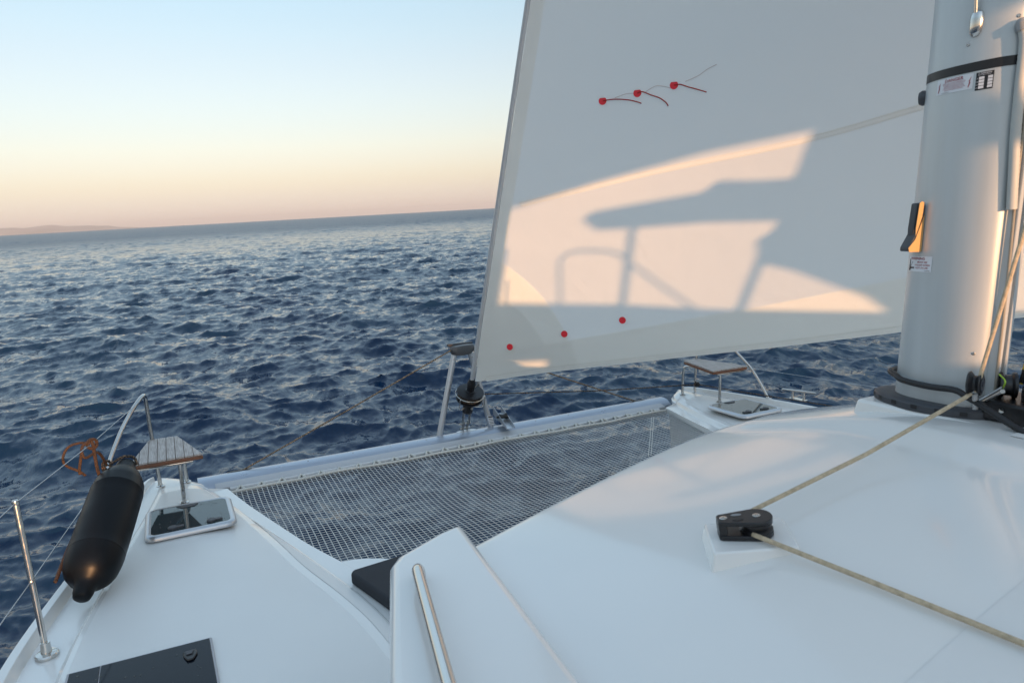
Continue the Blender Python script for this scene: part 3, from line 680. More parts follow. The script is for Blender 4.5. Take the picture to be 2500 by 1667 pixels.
# ------------------------------------------------------------------ headsail furler and forestay
def yfs(z): return 6.66-(z-.614)*(1.522/3.438)
FD = Vector((0, -1.522, 3.438)).normalized()
FP = lambda z, x=0.: Vector((x, yfs(z), z))
fu = thing('headsail_furler', 'black furling drum and grey forestay foil above the crossbeam', 'furler', (0, 6.88, .03))
MB().tube([FP(.62), FP(2.2), FP(4.1), FP(11.3)], .023, 16).build('foil', mat('grey_foil', (.58, .59, .60), .4, .3), fu)
MB().lathe(FP(.50), FD, [(.055, -.02), (.055, .03), (.042, .035), (.042, .10), (.046, .105), (.046, .13), (.036, .16), (.034, .175)], 22).build('swivel', black, fu)
dr = MB().lathe(FP(.46), FD, [(.06, -.05), (.142, -.045), (.146, -.04), (.146, -.032), (.105, -.03), (.105, .045), (.148, .05), (.150, .056), (.148, .062), (.06, .066)], 36).build('drum', black, fu)
dc = FP(.46); a_ = Vector((1, 0, 0)); b_ = FD.cross(a_)
coil = []
for k in range(0, 10*24): 
    w = k/24*2*math.pi; coil.append(dc+(a_*math.cos(w)+b_*math.sin(w))*.122+FD*(-.022+.060*k/240))
MB().tube(coil, .0052, 6).build('line_coil', rope_dark, dr)
for w0 in (-60, 60, 180):
    w = R(w0-90); dirv = a_*math.cos(w)+b_*math.sin(w)*1; rr_ = lambda r, h: dc+dirv*r+FD*h
    MB().tube(smooth_path([rr_(.155, .03), rr_(.168, .02), rr_(.172, -.04), rr_(.165, -.10), rr_(.12, -.125), rr_(.055, -.13)], 4), .0055, 8).build('guard_bar', steel, fu)
MB().tube([dc+(a_*math.cos(w)+b_*math.sin(w))*.156+FD*.03 for w in np.linspace(0, 2*math.pi, 40)], .005, 8).build('guard_ring', steel, fu)
MB().lathe(FP(.315), FD, [(.052, -.055), (.058, -.05), (.058, .05), (.05, .08)], 20).build('bearing', black, fu)
MB().lathe(FP(.315)+Vector((.02, -.055, 0)), (.35, -1, 0), [(.018, -.004), (.018, .006), (.008, .007)], 14).build('bearing_bolt', dsteel, fu)
for s_ in (-1, 1):
    MB().prism([Vector((s_*.035, 0, 0))+p for p in (FP(.27)+Vector((0, -.028, 0)), FP(.27)+Vector((0, .028, 0)), FP(.10)+Vector((0, .028, 0)), FP(.085), FP(.10)+Vector((0, -.028, 0)))], (s_*.007, 0, 0)).build('toggle_plate', dsteel, fu, bevel=.002)
    MB().prism([Vector((s_*.022, 0, 0))+p for p in (FP(.15)+Vector((0, -.026, 0)), FP(.15)+Vector((0, .026, 0)), FP(.0)+Vector((0, .03, 0)), FP(.0)+Vector((0, -.03, 0)))], (s_*.007, 0, 0)).build('chain_plate', dsteel, fu, bevel=.002)
for z in (.115, .055):
    MB().tube([FP(z, -.055), FP(z, .055)], .0085, 10).lathe(FP(z, -.055), (1, 0, 0), [(.013, -.004), (.013, .003)], 10).lathe(FP(z, .055), (1, 0, 0), [(.013, -.003), (.013, .004)], 10).build('clevis_pin', steel, fu)
MB().prism([(.12*math.cos(R(a)), 6.87+.045*math.sin(R(a)), .024) for a in range(0, 360, 15)], (0, 0, .008)).build('deck_plate', alu, fu)
# furling line led across to the starboard deck
fl_ = thing('furling_line', 'dark furling rope led from the drum to the starboard deck edge', 'rope', (3.0, 6.52, .2))
fp = [FP(.46)+Vector((.12, -.04, .01)), Vector((1.6, 6.56, .33)), Vector((3.065, 6.53, .215)), Vector((3.30, 5.95, .19)), Vector((3.62, 5.0, .175)), Vector((3.8, 3.4, .17))]
MB().tube(fp, .0065, 8).build('line', rope_dark, fl_)
MB().lathe((3.055, 6.53, .215), (1, .2, 0), [(.02, -.022), (.034, -.018), (.034, -.008), (.024, -.004), (.024, .004), (.034, .008), (.034, .018), (.02, .022)], 18).build('lead_block', black, fl_)

# bow roller bracket on the crossbeam
bk = thing('bow_roller', 'small aluminium roller bracket with black roller on the crossbeam', 'bracket', (.45, 6.8, .03))
o0 = Vector((.43, 6.62, .045)); fwv = Vector((.03, .40, .075))
for dx_ in (-.05, .05):
    p = [o0+Vector((dx_, 0, 0)), o0+Vector((dx_, 0, 0))+fwv, o0+Vector((dx_, 0, .10))+fwv*1.0, o0+Vector((dx_, 0, .085))+fwv*.75, o0+Vector((dx_, 0, .028))]
    MB().prism(p, (.005, 0, 0)).build('cheek', alu, bk, bevel=.002)
MB().prism([o0+Vector((-.05, 0, 0)), o0+Vector((.055, 0, 0)), o0+Vector((.055, 0, 0))+fwv, o0+Vector((-.05, 0, 0))+fwv], (0, 0, .005)).build('base_plate', alu, bk)
rc = o0+fwv*.55+Vector((0, 0, .048))
MB().lathe(rc+Vector((-.044, 0, 0)), (1, 0, 0), [(.036, 0), (.036, .012), (.024, .03), (.024, .06), (.036, .078), (.036, .09)], 20).build('roller', black, bk)
MB().lathe(rc+Vector((-.075, 0, 0)), (1, 0, 0), [(.013, 0), (.013, .022)], 10).build('pin_head', black, bk)
MB().tube([o0+fwv+Vector((-.05, 0, .10)), o0+fwv+Vector((.055, 0, .10))], .004, 8).build('keeper_pin', dsteel, bk)

# starboard mooring cleat
cl = thing('mooring_cleat', 'polished steel mooring cleat on the starboard deck edge beyond the hatch', 'cleat', (3.72, 5.53, .13))
c0, c1 = Vector((3.66, 5.72, .225)), Vector((3.80, 5.35, .225))
MB().tube([lerp(c0, c1, t) for t in (0, .03, .2, .5, .8, .97, 1)], [.006, .012, .015, .017, .015, .012, .006], 12).build('horn_bar', steel, cl)
for t in (.33, .66):
    p = lerp(c0, c1, t); MB().tube([p, p+Vector((0, 0, -.10))], [.014, .019], 12).build('leg', steel, cl)
MB().box((3.69, 5.43, .122), (3.77, 5.64, .132)).build('base_plate', steel, cl, bevel=.003)

# ------------------------------------------------------------------ jib
SA, SB = 1.15, .085
def sx(s): s = max(s, 0.); return SA*s-SB*s*s
jib = thing('jib_sail', 'large white jib set on the forestay, partly lit by low sun', 'sail', (0.05, 6.55, .64))
def sail_pt(y, z, off=0.):
    s = yfs(z)-y; x = sx(s); sl = SA-2*SB*s; nrm = Vector((-1, -sl, 0)).normalized()
    fd = min(1, max(0, (11-z)/6)); s = max(s, 0)
    wr = (.007*math.sin(z*11+1.5*math.sin(z*2.3))*math.exp(-s/.22)+.004*math.sin(z*5.1+s*2)*math.exp(-s/.6)+.010*math.sin(s*2.6+z*.9)*min(1, s))*fd
    return Vector((x, y, z))+nrm*(off+wr)
def foot_z(y): return float(np.interp(-y, [-6.558, -6.075, -5.244, -4.311, -3.547, -2.854, -2.5], [.637, .759, .92, 1.106, 1.274, 1.424, 1.50]))
def sail_uv(u, v, off=0.):
    yb = lerp(6.57, 2.5, u); zb = foot_z(yb); zt_ = 11.0
    w = v
    y = lerp(yb, lerp(yfs(zt_)-.03, yfs(zt_)-.12, u), w); z = lerp(zb, zt_, w)
    # keep the luff straight on the forestay
    y0 = yfs(z)-.025
    if u < .02: y = y0
    return sail_pt(y, z, off)
us = np.concatenate([[0], np.linspace(.02, 1, 110)]); vs_ = np.concatenate([np.linspace(0, .4, 150)[:-1], np.linspace(.4, 1, 30)])
rows = [[sail_uv(u, v) for u in us] for v in vs_]
MB().grid(rows).build('cloth', sail_m, jib, angle=80)
def strip(name, path, w, m, off=.003, parent=jib, n=8):
    P3 = []; pth = smooth_path([(0, y, z) for y, z in path], n)
    for i, p in enumerate(pth):
        t = (pth[min(i+1, len(pth)-1)]-pth[max(i-1, 0)]).normalized(); nn = Vector((0, -t.z, t.y))*w/2
        P3.append([sail_pt(p.y+nn.y*k, p.z+nn.z*k, off) for k in (-1, 1)])
    return MB().grid(P3).build(name, m, parent)
# panel seam with its two rows of zig-zag stitching
sp_ = [(5.70, 2.458), (4.815, 2.676), (3.873, 2.845), (3.231, 3.009), (2.7, 3.12)]
strip('panel_seam', sp_, .045, seam_m, .0012)
stitch = mat('stitching', (.66, .64, .58), .8)
for o_ in (-.016, .016):
    mb = MB(); zz_ = []
    pth = smooth_path([(0, y, z) for y, z in sp_], 60)
    for i, p in enumerate(pth): zz_.append(sail_pt(p.y, p.z+o_+(.006 if i % 2 else -.006), .0022))
    MB().tube(zz_, .0010, 4).build('stitch_row', stitch, jib)
# heavier foot panel and tack patch
rows = []
for t in np.linspace(0, 1, 40):
    y = lerp(6.54, 2.55, t); zt_ = foot_z(y)+lerp(.26, .50, t); zf = foot_z(y)+.004
    rows.append([sail_pt(y, lerp(zf, zt_, k), .004) for k in np.linspace(0, 1, 6)])
MB().grid(rows).build('foot_panel', sail_m2, jib)
strip('foot_tape', [(y, foot_z(y)+.022) for y in np.linspace(6.54, 2.55, 12)], .045, sail_m2, .007, n=3)
mb = MB(); zz_ = []
for i, y in enumerate(np.linspace(6.52, 2.6, 420)): zz_.append(sail_pt(y, foot_z(y)+.05+(.004 if i % 2 else -.004), .009))
MB().tube(zz_, .0010, 4).build('stitch_row', stitch, jib)
for rr_ in (1.05, .80):
    rows = []
    for a in np.linspace(0, 1, 24):
        row = []
        for q in np.linspace(.0, 1, 5):
            # fan from the tack: between foot and luff
            fy = 6.55-.72*rr_*q; fz = foot_z(fy)+.01
            lz = .66+rr_*1.25*q; ly = yfs(lz)-.03
            y = lerp(fy, ly, a); z = lerp(fz, lz, a); bul = math.sin(a*math.pi)*.14*rr_*q
            row.append(sail_pt(y-bul*.6, z+bul*.75, .005 if rr_ > 1 else .0065))
        rows.append(row)
    MB().grid(rows).build('tack_patch', sail_m2, jib)
strip('luff_tape', [(yfs(z)-.055, z) for z in np.linspace(.8, 4.6, 12)], .07, sail_m2, .003, n=3)
MB().tube([FP(.55, .045), Vector((.06, 6.60, .625)), sail_pt(6.53, .67, .006)], .004, 6).build('tack_strop', white_rope, jib)
for y, z in ((4.957, 3.267), (4.748, 3.302), (4.533, 3.334), (6.231, 1.043), (5.797, 1.189), (5.353, 1.334)):
    c3 = sail_pt(y, z, .018 if z < 2 else .006); s = yfs(z)-y; sl = SA-2*SB*s; tg = Vector((sl, -1, 0)).normalized(); nn = Vector((-1, -sl, 0)).normalized()
    MB().prism([c3+(tg*math.cos(R(a))+Vector((0, 0, 1))*math.sin(R(a)))*.033 for a in range(0, 360, 12)], nn*.0016).build('telltale_disc', red, jib)
yarns = [[(4.955, 3.266), (4.894, 3.271), (4.815, 3.257), (4.761, 3.232), (4.746, 3.22)], [(4.748, 3.301), (4.719, 3.308), (4.675, 3.276), (4.637, 3.251), (4.609, 3.213), (4.602, 3.182)], [(4.532, 3.333), (4.499, 3.334), (4.461, 3.311), (4.415, 3.286), (4.368, 3.258)]]
red_yarn = mat('red_yarn', (.35, .02, .015), .9)
for yn in yarns:
    MB().tube(smooth_path([sail_pt(y, z, .010) for y, z in yn], 5), .0045, 6).build('telltale_yarn', red_yarn, jib)
faint = mat('pale_yarn', (.66, .60, .58), .9)  # even pale colour that keeps the lee yarns faint
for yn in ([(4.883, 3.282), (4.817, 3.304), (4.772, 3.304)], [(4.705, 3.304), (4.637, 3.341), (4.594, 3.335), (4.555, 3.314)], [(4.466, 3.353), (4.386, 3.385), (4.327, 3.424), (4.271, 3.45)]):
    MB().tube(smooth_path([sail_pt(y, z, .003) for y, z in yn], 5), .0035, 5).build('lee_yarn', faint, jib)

# ------------------------------------------------------------------ mast
mast = thing('mast', 'tall grey aluminium mast stepped on the cabin roof', 'mast', (0, 1.67, 1.44))
MA, MW = .187, .105
def mc(z): return 1.677-(z-1.5)*.050
def sec_pt(th):          # th: 0 = port side, + forward; full nose, squarer aft corners
    w = R(th); c, s_ = math.cos(w), math.sin(w); n_ = 2.0 if s_ >= 0 else 2.9
    return -MW*math.copysign(abs(c)**(2/n_), c), MA*math.copysign(abs(s_)**(2/n_), s_)
def mp(th, z, off=0.):   # a point on the mast wall
    x, y = sec_pt(th); n_ = Vector((0, 0, 0))
    if off:
        (x0, y0), (x1, y1) = sec_pt(th-.8), sec_pt(th+.8); n_ = Vector((-(y1-y0), (x1-x0), 0)).normalized()
    return Vector((x, mc(z)+y, z))+n_*off
rows = [[mp(t, z) for t in np.linspace(-180, 180, 145)] for z in (1.45, 2, 3, 4.5, 15.5)]
mast_m = mat('mast_aluminium', (.57, .595, .60), .34, .25, var=.07, vscale=14, rvar=.05, stretch=(1, 1, .06))
MB().grid(rows).build('section', mast_m, mast, weld=True, angle=60)
tz = lambda th: 2.758-.012*max(0, abs(th)-20)/60
MB().grid([[mp(t, 2.727+h, .0015) for t in np.linspace(-75, 130, 50)] for h in (0, .033)]).build('tape_band', black, mast)
# luff track on the aft face
def aft(z, x, d): return Vector((x, mc(z)-MA-d, z))
for x0, x1 in ((-.034, -.012), (.012, .034)):
    mb = MB()
    lo = [aft(1.47, x0, -.02), aft(1.47, x1, -.02), aft(1.47, x1, .035), aft(1.47, x0, .035)]; hi = [aft(15, x0, -.02), aft(15, x1, -.02), aft(15, x1, .035), aft(15, x0, .035)]
    mb.add(lo+hi, [(0, 3, 2, 1), (4, 5, 6, 7), (0, 1, 5, 4), (1, 2, 6, 5), (2, 3, 7, 6), (3, 0, 4, 7)]).build('luff_track', mast_m, mast, bevel=.004)
def plate_on(name, t0, t1, z0, z1, m, off, parent=mast, n=10):
    return MB().grid([[mp(t, z, off) for t in np.linspace(t0, t1, n)] for z in (z0, z1)]).build(name, m, parent)
def arc_s(th):   # arc length from th=0 along the wall
    q = np.array([sec_pt(t) for t in np.linspace(0, th, 60)]); return float(np.sum(np.hypot(np.diff(q[:, 0]), np.diff(q[:, 1]))))*(1 if th >= 0 else -1)
TH = np.linspace(-80, 80, 321); AS = np.array([arc_s(t) for t in TH])
def on_mast(s, z, off): return mp(float(np.interp(s, AS, TH)), z, off)
def text_mesh(txt, name, m, parent, s0, z0, h, width, off, slant=0.):
    cu_ = bpy.data.curves.new('t', 'FONT'); cu_.body = txt; cu_.size = 1; cu_.offset = .012; cu_.resolution_u = 2
    to = bpy.data.objects.new('t', cu_); COL.objects.link(to); bpy.context.view_layer.update()
    me = bpy.data.meshes.new_from_object(to.evaluated_get(bpy.context.evaluated_depsgraph_get()))
    bpy.data.objects.remove(to)
    v = np.array([p.co[:] for p in me.vertices]); x0, x1 = v[:, 0].min(), v[:, 0].max(); y0, y1 = v[:, 1].min(), v[:, 1].max()
    mb = MB()
    # reading direction runs aft along the port side (falling s)
    mb.v = [on_mast(s0-(p[0]-x0)/(x1-x0)*width, z0+(p[1]-y0)/(y1-y0)*h, off) for p in v]
    mb.f = [tuple(pl.vertices) for pl in me.polygons]; bpy.data.meshes.remove(me)
    return mb.build(name, m, parent, smooth=False)
def quad_m(name, m, parent, pts, off):   # pts as (s, z)
    return MB().add([on_mast(s, z, off) for s, z in pts], [tuple(range(len(pts)))]).build(name, m, parent, smooth=False)
# DANGER sticker
ds_ = plate_on('danger_sticker', -7.5, 30.5, 2.667, 2.7225, stick_white, .0012)
sL, sR = arc_s(30.5), arc_s(-7.5); wS = sL-sR
text_mesh('DANGER', 'lettering', stick_red, ds_, sL-wS*.25, 2.7065, .0125, wS*.5, .002)
for i, (tx, ww) in enumerate((('FIBERGLASS MAST AND BOAT COMPONENTS CAN', .62), ('BE EXTREMELY HEAVY, CONTACT WITH ANY', .58), ('OVERHEAD ELECTRICAL POWER LINES', .52), ('WHILE BOATING CAN BE FATAL. ALWAYS', .56), ('LOOK OUT FOR POWER LINES WHEN YOU ARE', .62), ('SAILING OR RIGGING THE BOAT', .50))):
    text_mesh(tx, 'lettering', stick_red, ds_, sL-wS*(.5-ww/2), 2.7005-i*.0047, .0030, wS*ww, .002)
text_mesh('Z SPARS 4617', 'lettering', stick_black, ds_, sL-wS*.18, 2.6695, .0026, wS*.2, .002)
for k, (sx0) in enumerate((sL-wS*.07, sL-wS*.90)):
    B_ = [(0, 0), (.006, .018), (.0025, .0175), (.0075, .036), (-.002, .020), (.0015, .0205), (-.003, .0)]
    quad_m('bolt_symbol', stick_red, ds_, [(sx0-x, 2.674+y*1.05) for x, y in B_], .002)
# maker's table sticker
t2 = plate_on('rating_plate', -28.4, -9.7, 2.657, 2.7195, stick_black, .0012)
a0, a1 = arc_s(-9.7), arc_s(-28.4); wT = a0-a1
text_mesh('Z. DIFFUSION', 'lettering', stick_white, t2, a0-wT*.12, 2.7125, .0048, wT*.76, .002)
text_mesh('MASTS AND RIGGING', 'lettering', stick_white, t2, a0-wT*.14, 2.7080, .0024, wT*.7, .002)
for i in range(4):
    z1_ = 2.7035-i*.0108
    quad_m('blank_field', stick_white, t2, [(a0-wT*.19, z1_), (a0-wT*.96, z1_), (a0-wT*.96, z1_-.0092), (a0-wT*.19, z1_-.0092)], .002)
    text_mesh(('TYPE', 'N', 'REF', 'DATE')[i], 'lettering', stick_white, t2, a0-wT*.03, z1_-.0075, .0030, wT*.12, .002)
# WARNING sticker
ws = plate_on('warning_sticker', 10.4, 55, 1.984, 2.047, stick_white, .0012)
b0, b1 = arc_s(55), arc_s(10.4); wW = b0-b1
text_mesh('WARNING', 'lettering', stick_red, ws, b0-wW*.12, 2.0325, .0105, wW*.62, .002)
for i, (tx, s_, w_) in enumerate((('MUST BE', .46, .38), ('FOLDED WHEN', .36, .58), ('NOT IN USE', .40, .48))):
    text_mesh(tx, 'lettering', stick_red, ws, b0-wW*s_, 2.0195-i*.0115, .0068, wW*w_, .002)
text_mesh('Z SPARS', 'lettering', stick_black, ws, b0-wW*.76, 1.9868, .0036, wW*.2, .002)
quad_m('step_symbol', stick_black, ws, [(b0-wW*.03, 1.988), (b0-wW*.13, 1.988), (b0-wW*.15, 1.996), (b0-wW*.33, 1.997), (b0-wW*.33, 2.003), (b0-wW*.14, 2.003), (b0-wW*.11, 2.012), (b0-wW*.10, 2.036), (b0-wW*.07, 2.036)], .002)
for (q0, q1) in (((.14, 2.008), (.24, 2.026)), ((.16, 1.994), (.24, 1.986))):
    quad_m('step_symbol', stick_black, ws, [(b0-wW*q0[0], q0[1]), (b0-wW*q1[0], q1[1]), (b0-wW*(q1[0]+.012), q1[1]-.0005), (b0-wW*(q0[0]+.012), q0[1]-.001)], .002)
# folding step: dark body standing off the wall, aft side faces with the sunlight painted on in orange
stp = MB(); th0 = 33.; C0 = mp(th0, 2.16); nrm = (mp(th0, 2.16, 1)-C0).normalized(); tg = Vector((0, 0, 1)).cross(nrm).normalized()
if tg.y < 0: tg = -tg          # tg points forward
zv = Vector((0, -.049, 1)).normalized()
Q = lambda o_, t_, z_: C0+nrm*o_+tg*t_+zv*z_
fs_ = MB().prism([Q(0, -.012, -.092), Q(0, -.012, .092), Q(.012, -.012, .096), Q(.020, -.012, .088), Q(.030, -.012, -.02), Q(.058, -.012, -.075), Q(.058, -.012, -.092)], tg*.052).build('folding_step', dgrey, mast, bevel=.006, bseg=3)
yb_ = [Q(.010, -.0135, .102), Q(.022, -.0135, .106), Q(.030, -.0135, .100), Q(.036, -.0135, .0), Q(.034, -.0135, -.03), Q(.014, -.0135, .045)]
MB().prism(yb_, tg*-.003).build('sunlit_grip_side', yellow, fs_)
MB().prism([Q(.004, -.0135, .055), Q(.034, -.0135, -.045), Q(.060, -.0135, -.078), Q(.055, -.0135, -.094), Q(.002, -.0135, -.095)], tg*-.003).build('sunlit_grip_side', yellow, fs_)
MB().prism([Q(.012, .0, .102), Q(.030, .0, .100), Q(.036, .0, .0), Q(.034, .0, -.04), Q(.020, .0, .0)], tg*.034).build('tread', dgrey, fs_, bevel=.004)
# small second step on the far (forward) side
for th_, z in ((78., 2.68),):
    c3 = mp(th_, z); MB().lathe(c3, (mp(th_, z, 1)-c3), [(.028, -.01), (.030, .012), (.024, .022), (.0, .026)], 18).build('far_step_end', dgrey, mast)
# spreader-light style fitting near the top of the picture
c3 = mp(-4.8, 2.893); nn = (mp(-4.8, 2.893, 1)-c3).normalized(); tf = Vector((0, 0, 1)).cross(nn).normalized()
prof = [(.0, -.047), (.012, -.043), (.020, -.03), (.023, -.01), (.024, .015), (.022, .036), (.014, .045), (.0, .047)]
rows = []
for w_, h in prof:
    rows.append([c3+zv*h+tf*(w_*math.cos(R(a)))+nn*(-.002+.9*w_*max(0, math.sin(R(a)))) for a in range(0, 181, 15)])
ft = MB().grid(rows).build('shroud_fitting', steel, mast, angle=80)
MB().tube([c3+zv*.035+nn*.012, c3+zv*.30+nn*.05+tf*-.0, c3+zv*1.6+nn*.22], .0058, 10).build('rod', steel, ft)
for th_, z in ((-1.2, 2.827), (-47.4, 1.675), (66.4, 1.693), (-52.4, 2.89)):
    c3 = mp(th_, z); n3 = (mp(th_, z, 1)-c3).normalized(); MB().lathe(c3, n3, [(.0065, -.002), (.0065, .0015), (.0045, .003), (.002, .003), (.0018, .0015), (0, .0015)], 12).build('screw', dsteel, mast)
# conduit hose strapped to the aft port corner
hp = [mp(-56, 2.855, .012), mp(-62, 2.80, .022), mp(-64, 2.65, .020), mp(-66, 2.50, .020), mp(-70, 2.36, .022), mp(-74, 2.22, .024)]
hpp = smooth_path(hp, 18)
MB().tube(hpp, [.0165+(.0012 if i % 2 else 0) for i in range(len(hpp))], 14).build('conduit_hose', hose_m, mast)
MB().tube([mp(-55, 2.875, .008), mp(-57, 2.86, .014), mp(-59, 2.835, .018)], [.012, .022, .021], 14).build('hose_clip', mat('grey_clip', (.30, .30, .30), .5), mast)
# mast collar with its row of slots
def oval(a_y, a_x, z, cy=1.685, n=48): return [(a_x*math.cos(2*math.pi*k/n), cy+a_y*math.sin(2*math.pi*k/n), z) for k in range(n)]
rows = [oval(.268, .165, 1.420), oval(.270, .167, 1.447), oval(.262, .158, 1.455), oval(.23, .135, 1.458), oval(.18, .10, 1.459)]
rows = [r+[r[0]] for r in rows]
cb = MB().grid(rows).build('collar', dgrey, mast, weld=True, angle=50)
for k in range(36):
    if k % 2: continue
    w = 2*math.pi*k/36; p = Vector((.1692*math.cos(w), 1.685+.2722*math.sin(w), 1.439)); t = Vector((-.187*math.sin(w), .307*math.cos(w), 0)).normalized(); n3 = Vector((t.y, -t.x, 0))
    MB().add([p+t*.013+n3*.0-Vector((0, 0, .007)), p-t*.013-Vector((0, 0, .007)), p-t*.013+Vector((0, 0, .010)), p+t*.013+Vector((0, 0, .010))], [(0, 1, 2, 3)]).build('collar_slot', stick_black, cb, smooth=False)

# unseen sail and spar, added above the frame to shade the upper jib
ms = thing('shade_sail', 'unseen white sail and spar added above the cockpit to shade the jib', 'sail', (0, 1.4, 3.3))
rows = []
for v in np.linspace(0, 1, 30):
    row = []
    for u in np.linspace(0, 1, 24):
        z = 3.62+v*11.2; w_ = (1-v)**.9; ch = 5.6*w_+.25; a = R(36+6*v); q = u*ch
        row.append((.02+math.sin(a)*q+.35*math.sin(u*math.pi)*w_*.4, mc(z)-MA-.03-math.cos(a)*q, z+.25*u*(1-v)))
    rows.append(row)
MB().grid(rows).build('cloth', sail_m, ms, angle=80)
MB().tube([(.03, 1.35, 3.55), (.03+math.sin(R(36))*5.8, 1.35-math.cos(R(36))*5.8, 3.80)], .09, 18).build('shade_spar', alu, ms)

# ------------------------------------------------------------------ running rigging round the mast foot
ho = thing('black_cable', 'thick black cable wrapped round the mast foot and led aft', 'cable', (-.13, 1.6, 1.5))
MB().tube(smooth_path([(.02, 1.885, 1.545), (-.06, 1.865, 1.547), (-.105, 1.81, 1.543), (-.128, 1.76, 1.532), (-.133, 1.65, 1.527), (-.132, 1.55, 1.531), (-.14, 1.498, 1.516), (-.15, 1.408, 1.482), (-.16, 1.28, 1.43), (-.17, 1.1, 1.40), (-.2, .6, 1.40)], 8), .0125, 12).build('cable', mat('black_rubber', (.014, .014, .016), .45), ho)
bl = thing('mast_foot_block', 'black pulley block standing at the port side of mast foot', 'block', (-.14, 1.47, 1.48))
ac = Vector((.30, -.95, 0)).normalized(); c3 = Vector((-.150, 1.463, 1.575))
MB().lathe(c3, ac, [(.012, -.026), (.043, -.024), (.046, -.018), (.040, -.013), (.030, -.005), (.030, .003), (.040, .012), (.044, .016), (.042, .020), (.012, .021)], 28).build('cheek', black, bl)
MB().lathe(c3+ac*.021, ac, [(.030, 0), (.031, .003), (.024, .004), (.022, .001), (.010, .001), (.010, .005), (0, .006)], 24).build('sheave_face', dgrey, bl)
MB().tube([c3+Vector((0, 0, -.04)), c3+Vector((.01, .0, -.10))], .011, 10).build('strap', dsteel, bl)
sh_ = thing('steel_shackle', 'steel shackle on the mast foot beside the pulley block', 'shackle', (-.10, 1.43, 1.48))
a0_, a1_ = Vector((-.115, 1.468, 1.495)), Vector((-.085, 1.400, 1.555))
for o_ in (-.018, .018):
    v_ = Vector((.75, .35, 0)).normalized()*o_
    MB().tube([a0_+v_, lerp(a0_, a1_, .6)+v_*1.1, a1_+v_], [.006, .008, .011], 10).build('arm', dsteel, sh_)
MB().tube([a1_-Vector((.75, .35, 0)).normalized()*.035, a1_+Vector((.75, .35, 0)).normalized()*.035], .008, 12).build('pin', steel, sh_)
MB().tube(smooth_path([a1_+Vector((0, 0, .01)), a1_+Vector((-.01, -.01, .03)), a1_+Vector((.0, .0, .04)), a1_+Vector((-.015, .01, .058))], 4), .003, 6).build('lock_tie', mat('lime_tie', (.35, .55, .05), .5), sh_)
ob = thing('organiser_blocks', 'cluster of black turning blocks aft of the mast foot', 'block', (.02, 1.40, 1.46))
for (x, y, z, r) in ((.0, 1.43, 1.555, .05), (.05, 1.35, 1.55, .052), (-.02, 1.33, 1.525, .046)):
    MB().lathe((x, y, z), (.6, -.8, .0), [(.01, -.03), (r, -.028), (r, -.018), (r*.8, -.010), (r*.8, .010), (r, .018), (r, .028), (.01, .03)], 26).build('cheek', black, ob)
    MB().lathe((x-.018*0, y, z), (-.75, -.65, 0), [(.009, .026), (.009, .034), (.004, .036)], 12).build('rivet', steel, ob)
MB().box((-.09, 1.24, 1.425), (.14, 1.47, 1.505)).build('body', black, ob, bevel=.012)
for p in ((-.093, 1.395, 1.475), (-.093, 1.40, 1.452), (-.093, 1.30, 1.470)):
    MB().lathe(p, (-1, 0, 0), [(.009, 0), (.009, .004), (.005, .005)], 12).build('rivet', steel, ob)
# jib sheet: down the mast, round the foot block, across to the deck block and aft to the cockpit
def rope(name, label, pts, r, m, group=None, loc=None, n=8, sm=True):
    t = thing(name, label, 'rope', loc or tuple(pts[-1]), group)
    MB().tube(smooth_path(pts, n) if sm else pts, r, 10).build('line', m, t); return t
rope('jib_sheet', 'tan rope running from the mast foot over the roof block and aft', [(-.30, 1.02, 3.4), (-.205, 1.317, 2.12), (-.155, 1.440, 1.64), (-.162, 1.452, 1.545)], .0075, rope_tan, 'tan control ropes', sm=False)
pB = BC+BN*.062+Vector((-.01, .015, 0))
rope('jib_sheet', 'tan rope crossing the cabin roof from mast foot to pulley block', [(-.165, 1.470, 1.536), (-.19, 1.476, 1.523), (-.70, 1.510, 1.385), pB+Vector((.045, .045, .002))], .0075, rope_tan, 'tan control ropes', sm=False)
rope('jib_sheet', 'tan rope leading aft from the roof pulley block to bottom right', [pB+Vector((-.005, -.052, -.012)), (-1.24, 1.1, 1.243), (-1.215, .75, 1.251), (-1.19, .2, 1.275), (-1.1, -.8, 1.33)], 0.0077, rope_tan, 'tan control ropes', sm=False)
rope('halyard', 'black halyard flecked with yellow aft of the mast', [(-.06, 1.225, 3.3), (.0, 1.30, 2.2), (.03, 1.37, 1.75), (.035, 1.40, 1.56)], .0085, rope_yel)
rope('halyard', 'black halyard flecked with blue at the right edge behind the mast', [(.12, 1.14, 2.6), (.12, 1.24, 1.95), (.10, 1.33, 1.65), (.07, 1.36, 1.56)], .0085, rope_blue)
rope('halyard', 'thin grey line lying along the aft side of the mast', [aft(3.2, -.05, .02), aft(2.4, -.045, .02), aft(1.95, -.04, .03), aft(1.5, -.035, .035)], .005, mat('grey_line', (.30, .27, .22), .7))
rope('halyard', 'pale slack rope hanging at right edge behind black halyards', [(.16, 1.18, 2.3), (.185, 1.22, 1.9), (.19, 1.25, 1.65), (.15, 1.27, 1.52)], .009, mat('pale_rope', (.55, .48, .36), .8))

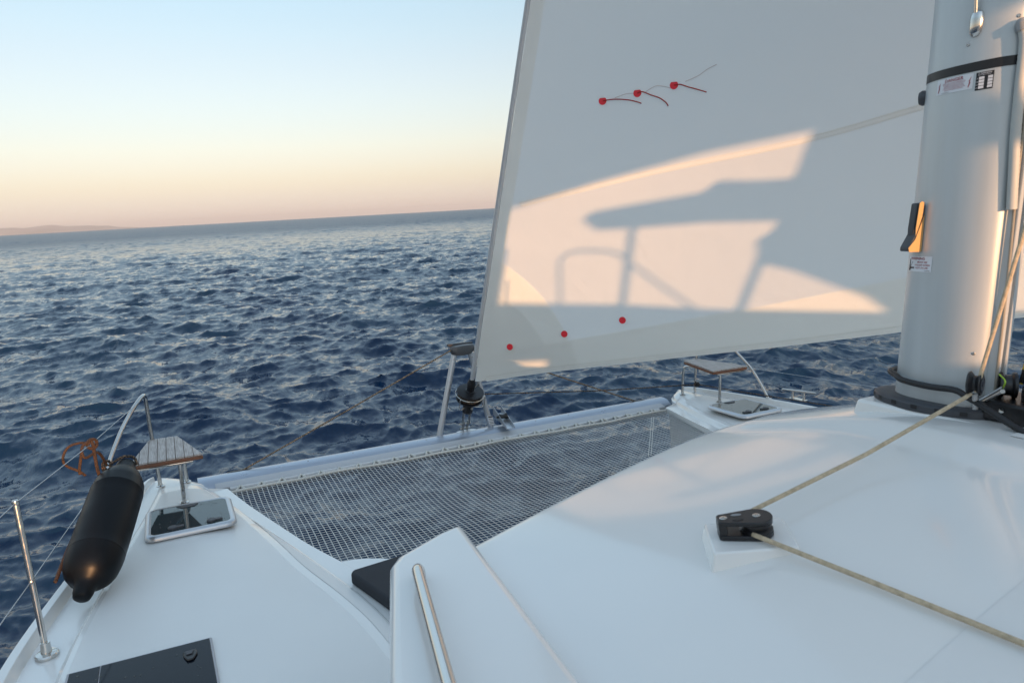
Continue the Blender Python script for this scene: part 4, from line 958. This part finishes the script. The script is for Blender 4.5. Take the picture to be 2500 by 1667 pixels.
# ------------------------------------------------------------------ turning block on the roof
tb = thing('roof_block', 'black pulley block on a white pad on the cabin roof', 'block', tuple(pB))
c3 = BC+BN*.029; dv = Vector((math.cos(R(-34)), math.sin(R(-34)), 0)); dv = (dv-BN*dv.dot(BN)).normalized(); pv = BN.cross(dv)
def lay(z0, z1, name, m, sc_=1., parent=tb):
    o2 = []
    cr = .052*sc_; cc = c3+dv*.026
    for a in range(-100, 101, 10): o2.append(cc+(dv*math.cos(R(a))+pv*math.sin(R(a)))*cr)
    o2 += [c3-dv*.085*sc_+pv*.030*sc_, c3-dv*.092*sc_+pv*.022*sc_, c3-dv*.092*sc_-pv*.022*sc_, c3-dv*.085*sc_-pv*.030*sc_]
    return MB().prism([p+BN*z0 for p in o2], BN*(z1-z0)).build(name, m, parent, bevel=.003, bseg=2)
lay(.002, .018, 'cheek', black)
top = lay(.050, .064, 'cheek', black)
MB().lathe(c3+dv*.026+BN*.019, BN, [(.050, 0), (.051, .005), (.040, .012), (.040, .018), (.051, .025), (.050, .030)], 30).build('sheave', black, tb)
MB().prism([c3-dv*.092+pv*.028+BN*.018, c3-dv*.092-pv*.028+BN*.018, c3-dv*.066-pv*.030+BN*.018, c3-dv*.066+pv*.030+BN*.018], BN*.033).build('head_post', black, tb, bevel=.003)
for o_ in (.030, -.072):
    MB().lathe(c3+dv*o_+BN*.064, BN, [(.0125, -.002), (.0125, .0015), (.010, .0025), (.0055, .0025), (.005, .0005), (0, .0005)], 16).build('screw_head', steel, top)
for q in (.016, -.018):
    MB().prism([c3+dv*(-.030+.017*math.cos(R(a)))+pv*(q+.0075*math.sin(R(a)))+BN*.0638 for a in range(0, 360, 20)], BN*.0012).build('lightening_hole', mat('pale_hole', (.25, .26, .27), .6) if q > 0 else stick_black, top)

# ------------------------------------------------------------------ set the whole boat on the water
for o in TOP:
    o.matrix_world = BOAT @ Matrix.Translation(o.location)

# ------------------------------------------------------------------ sea air between here and the far coast
def make_haze():
    m = bpy.data.materials.new('sea_air'); m.use_nodes = True; n = m.node_tree.nodes; l = m.node_tree.links; n.clear()
    o_ = n.new('ShaderNodeOutputMaterial'); v = n.new('ShaderNodeVolumePrincipled')
    v.inputs['Color'].default_value = (.93, .92, .93, 1); v.inputs['Density'].default_value = 3.0e-5; v.inputs['Anisotropy'].default_value = .0
    l.new(v.outputs[0], o_.inputs['Volume'])
    mb = MB().box((CAMW.x-62000, CAMW.y-62000, -30), (CAMW.x+62000, CAMW.y+62000, 420))
    h = mb.build('haze', m, smooth=False); TOP.remove(h); h['kind'] = 'stuff'
make_haze()
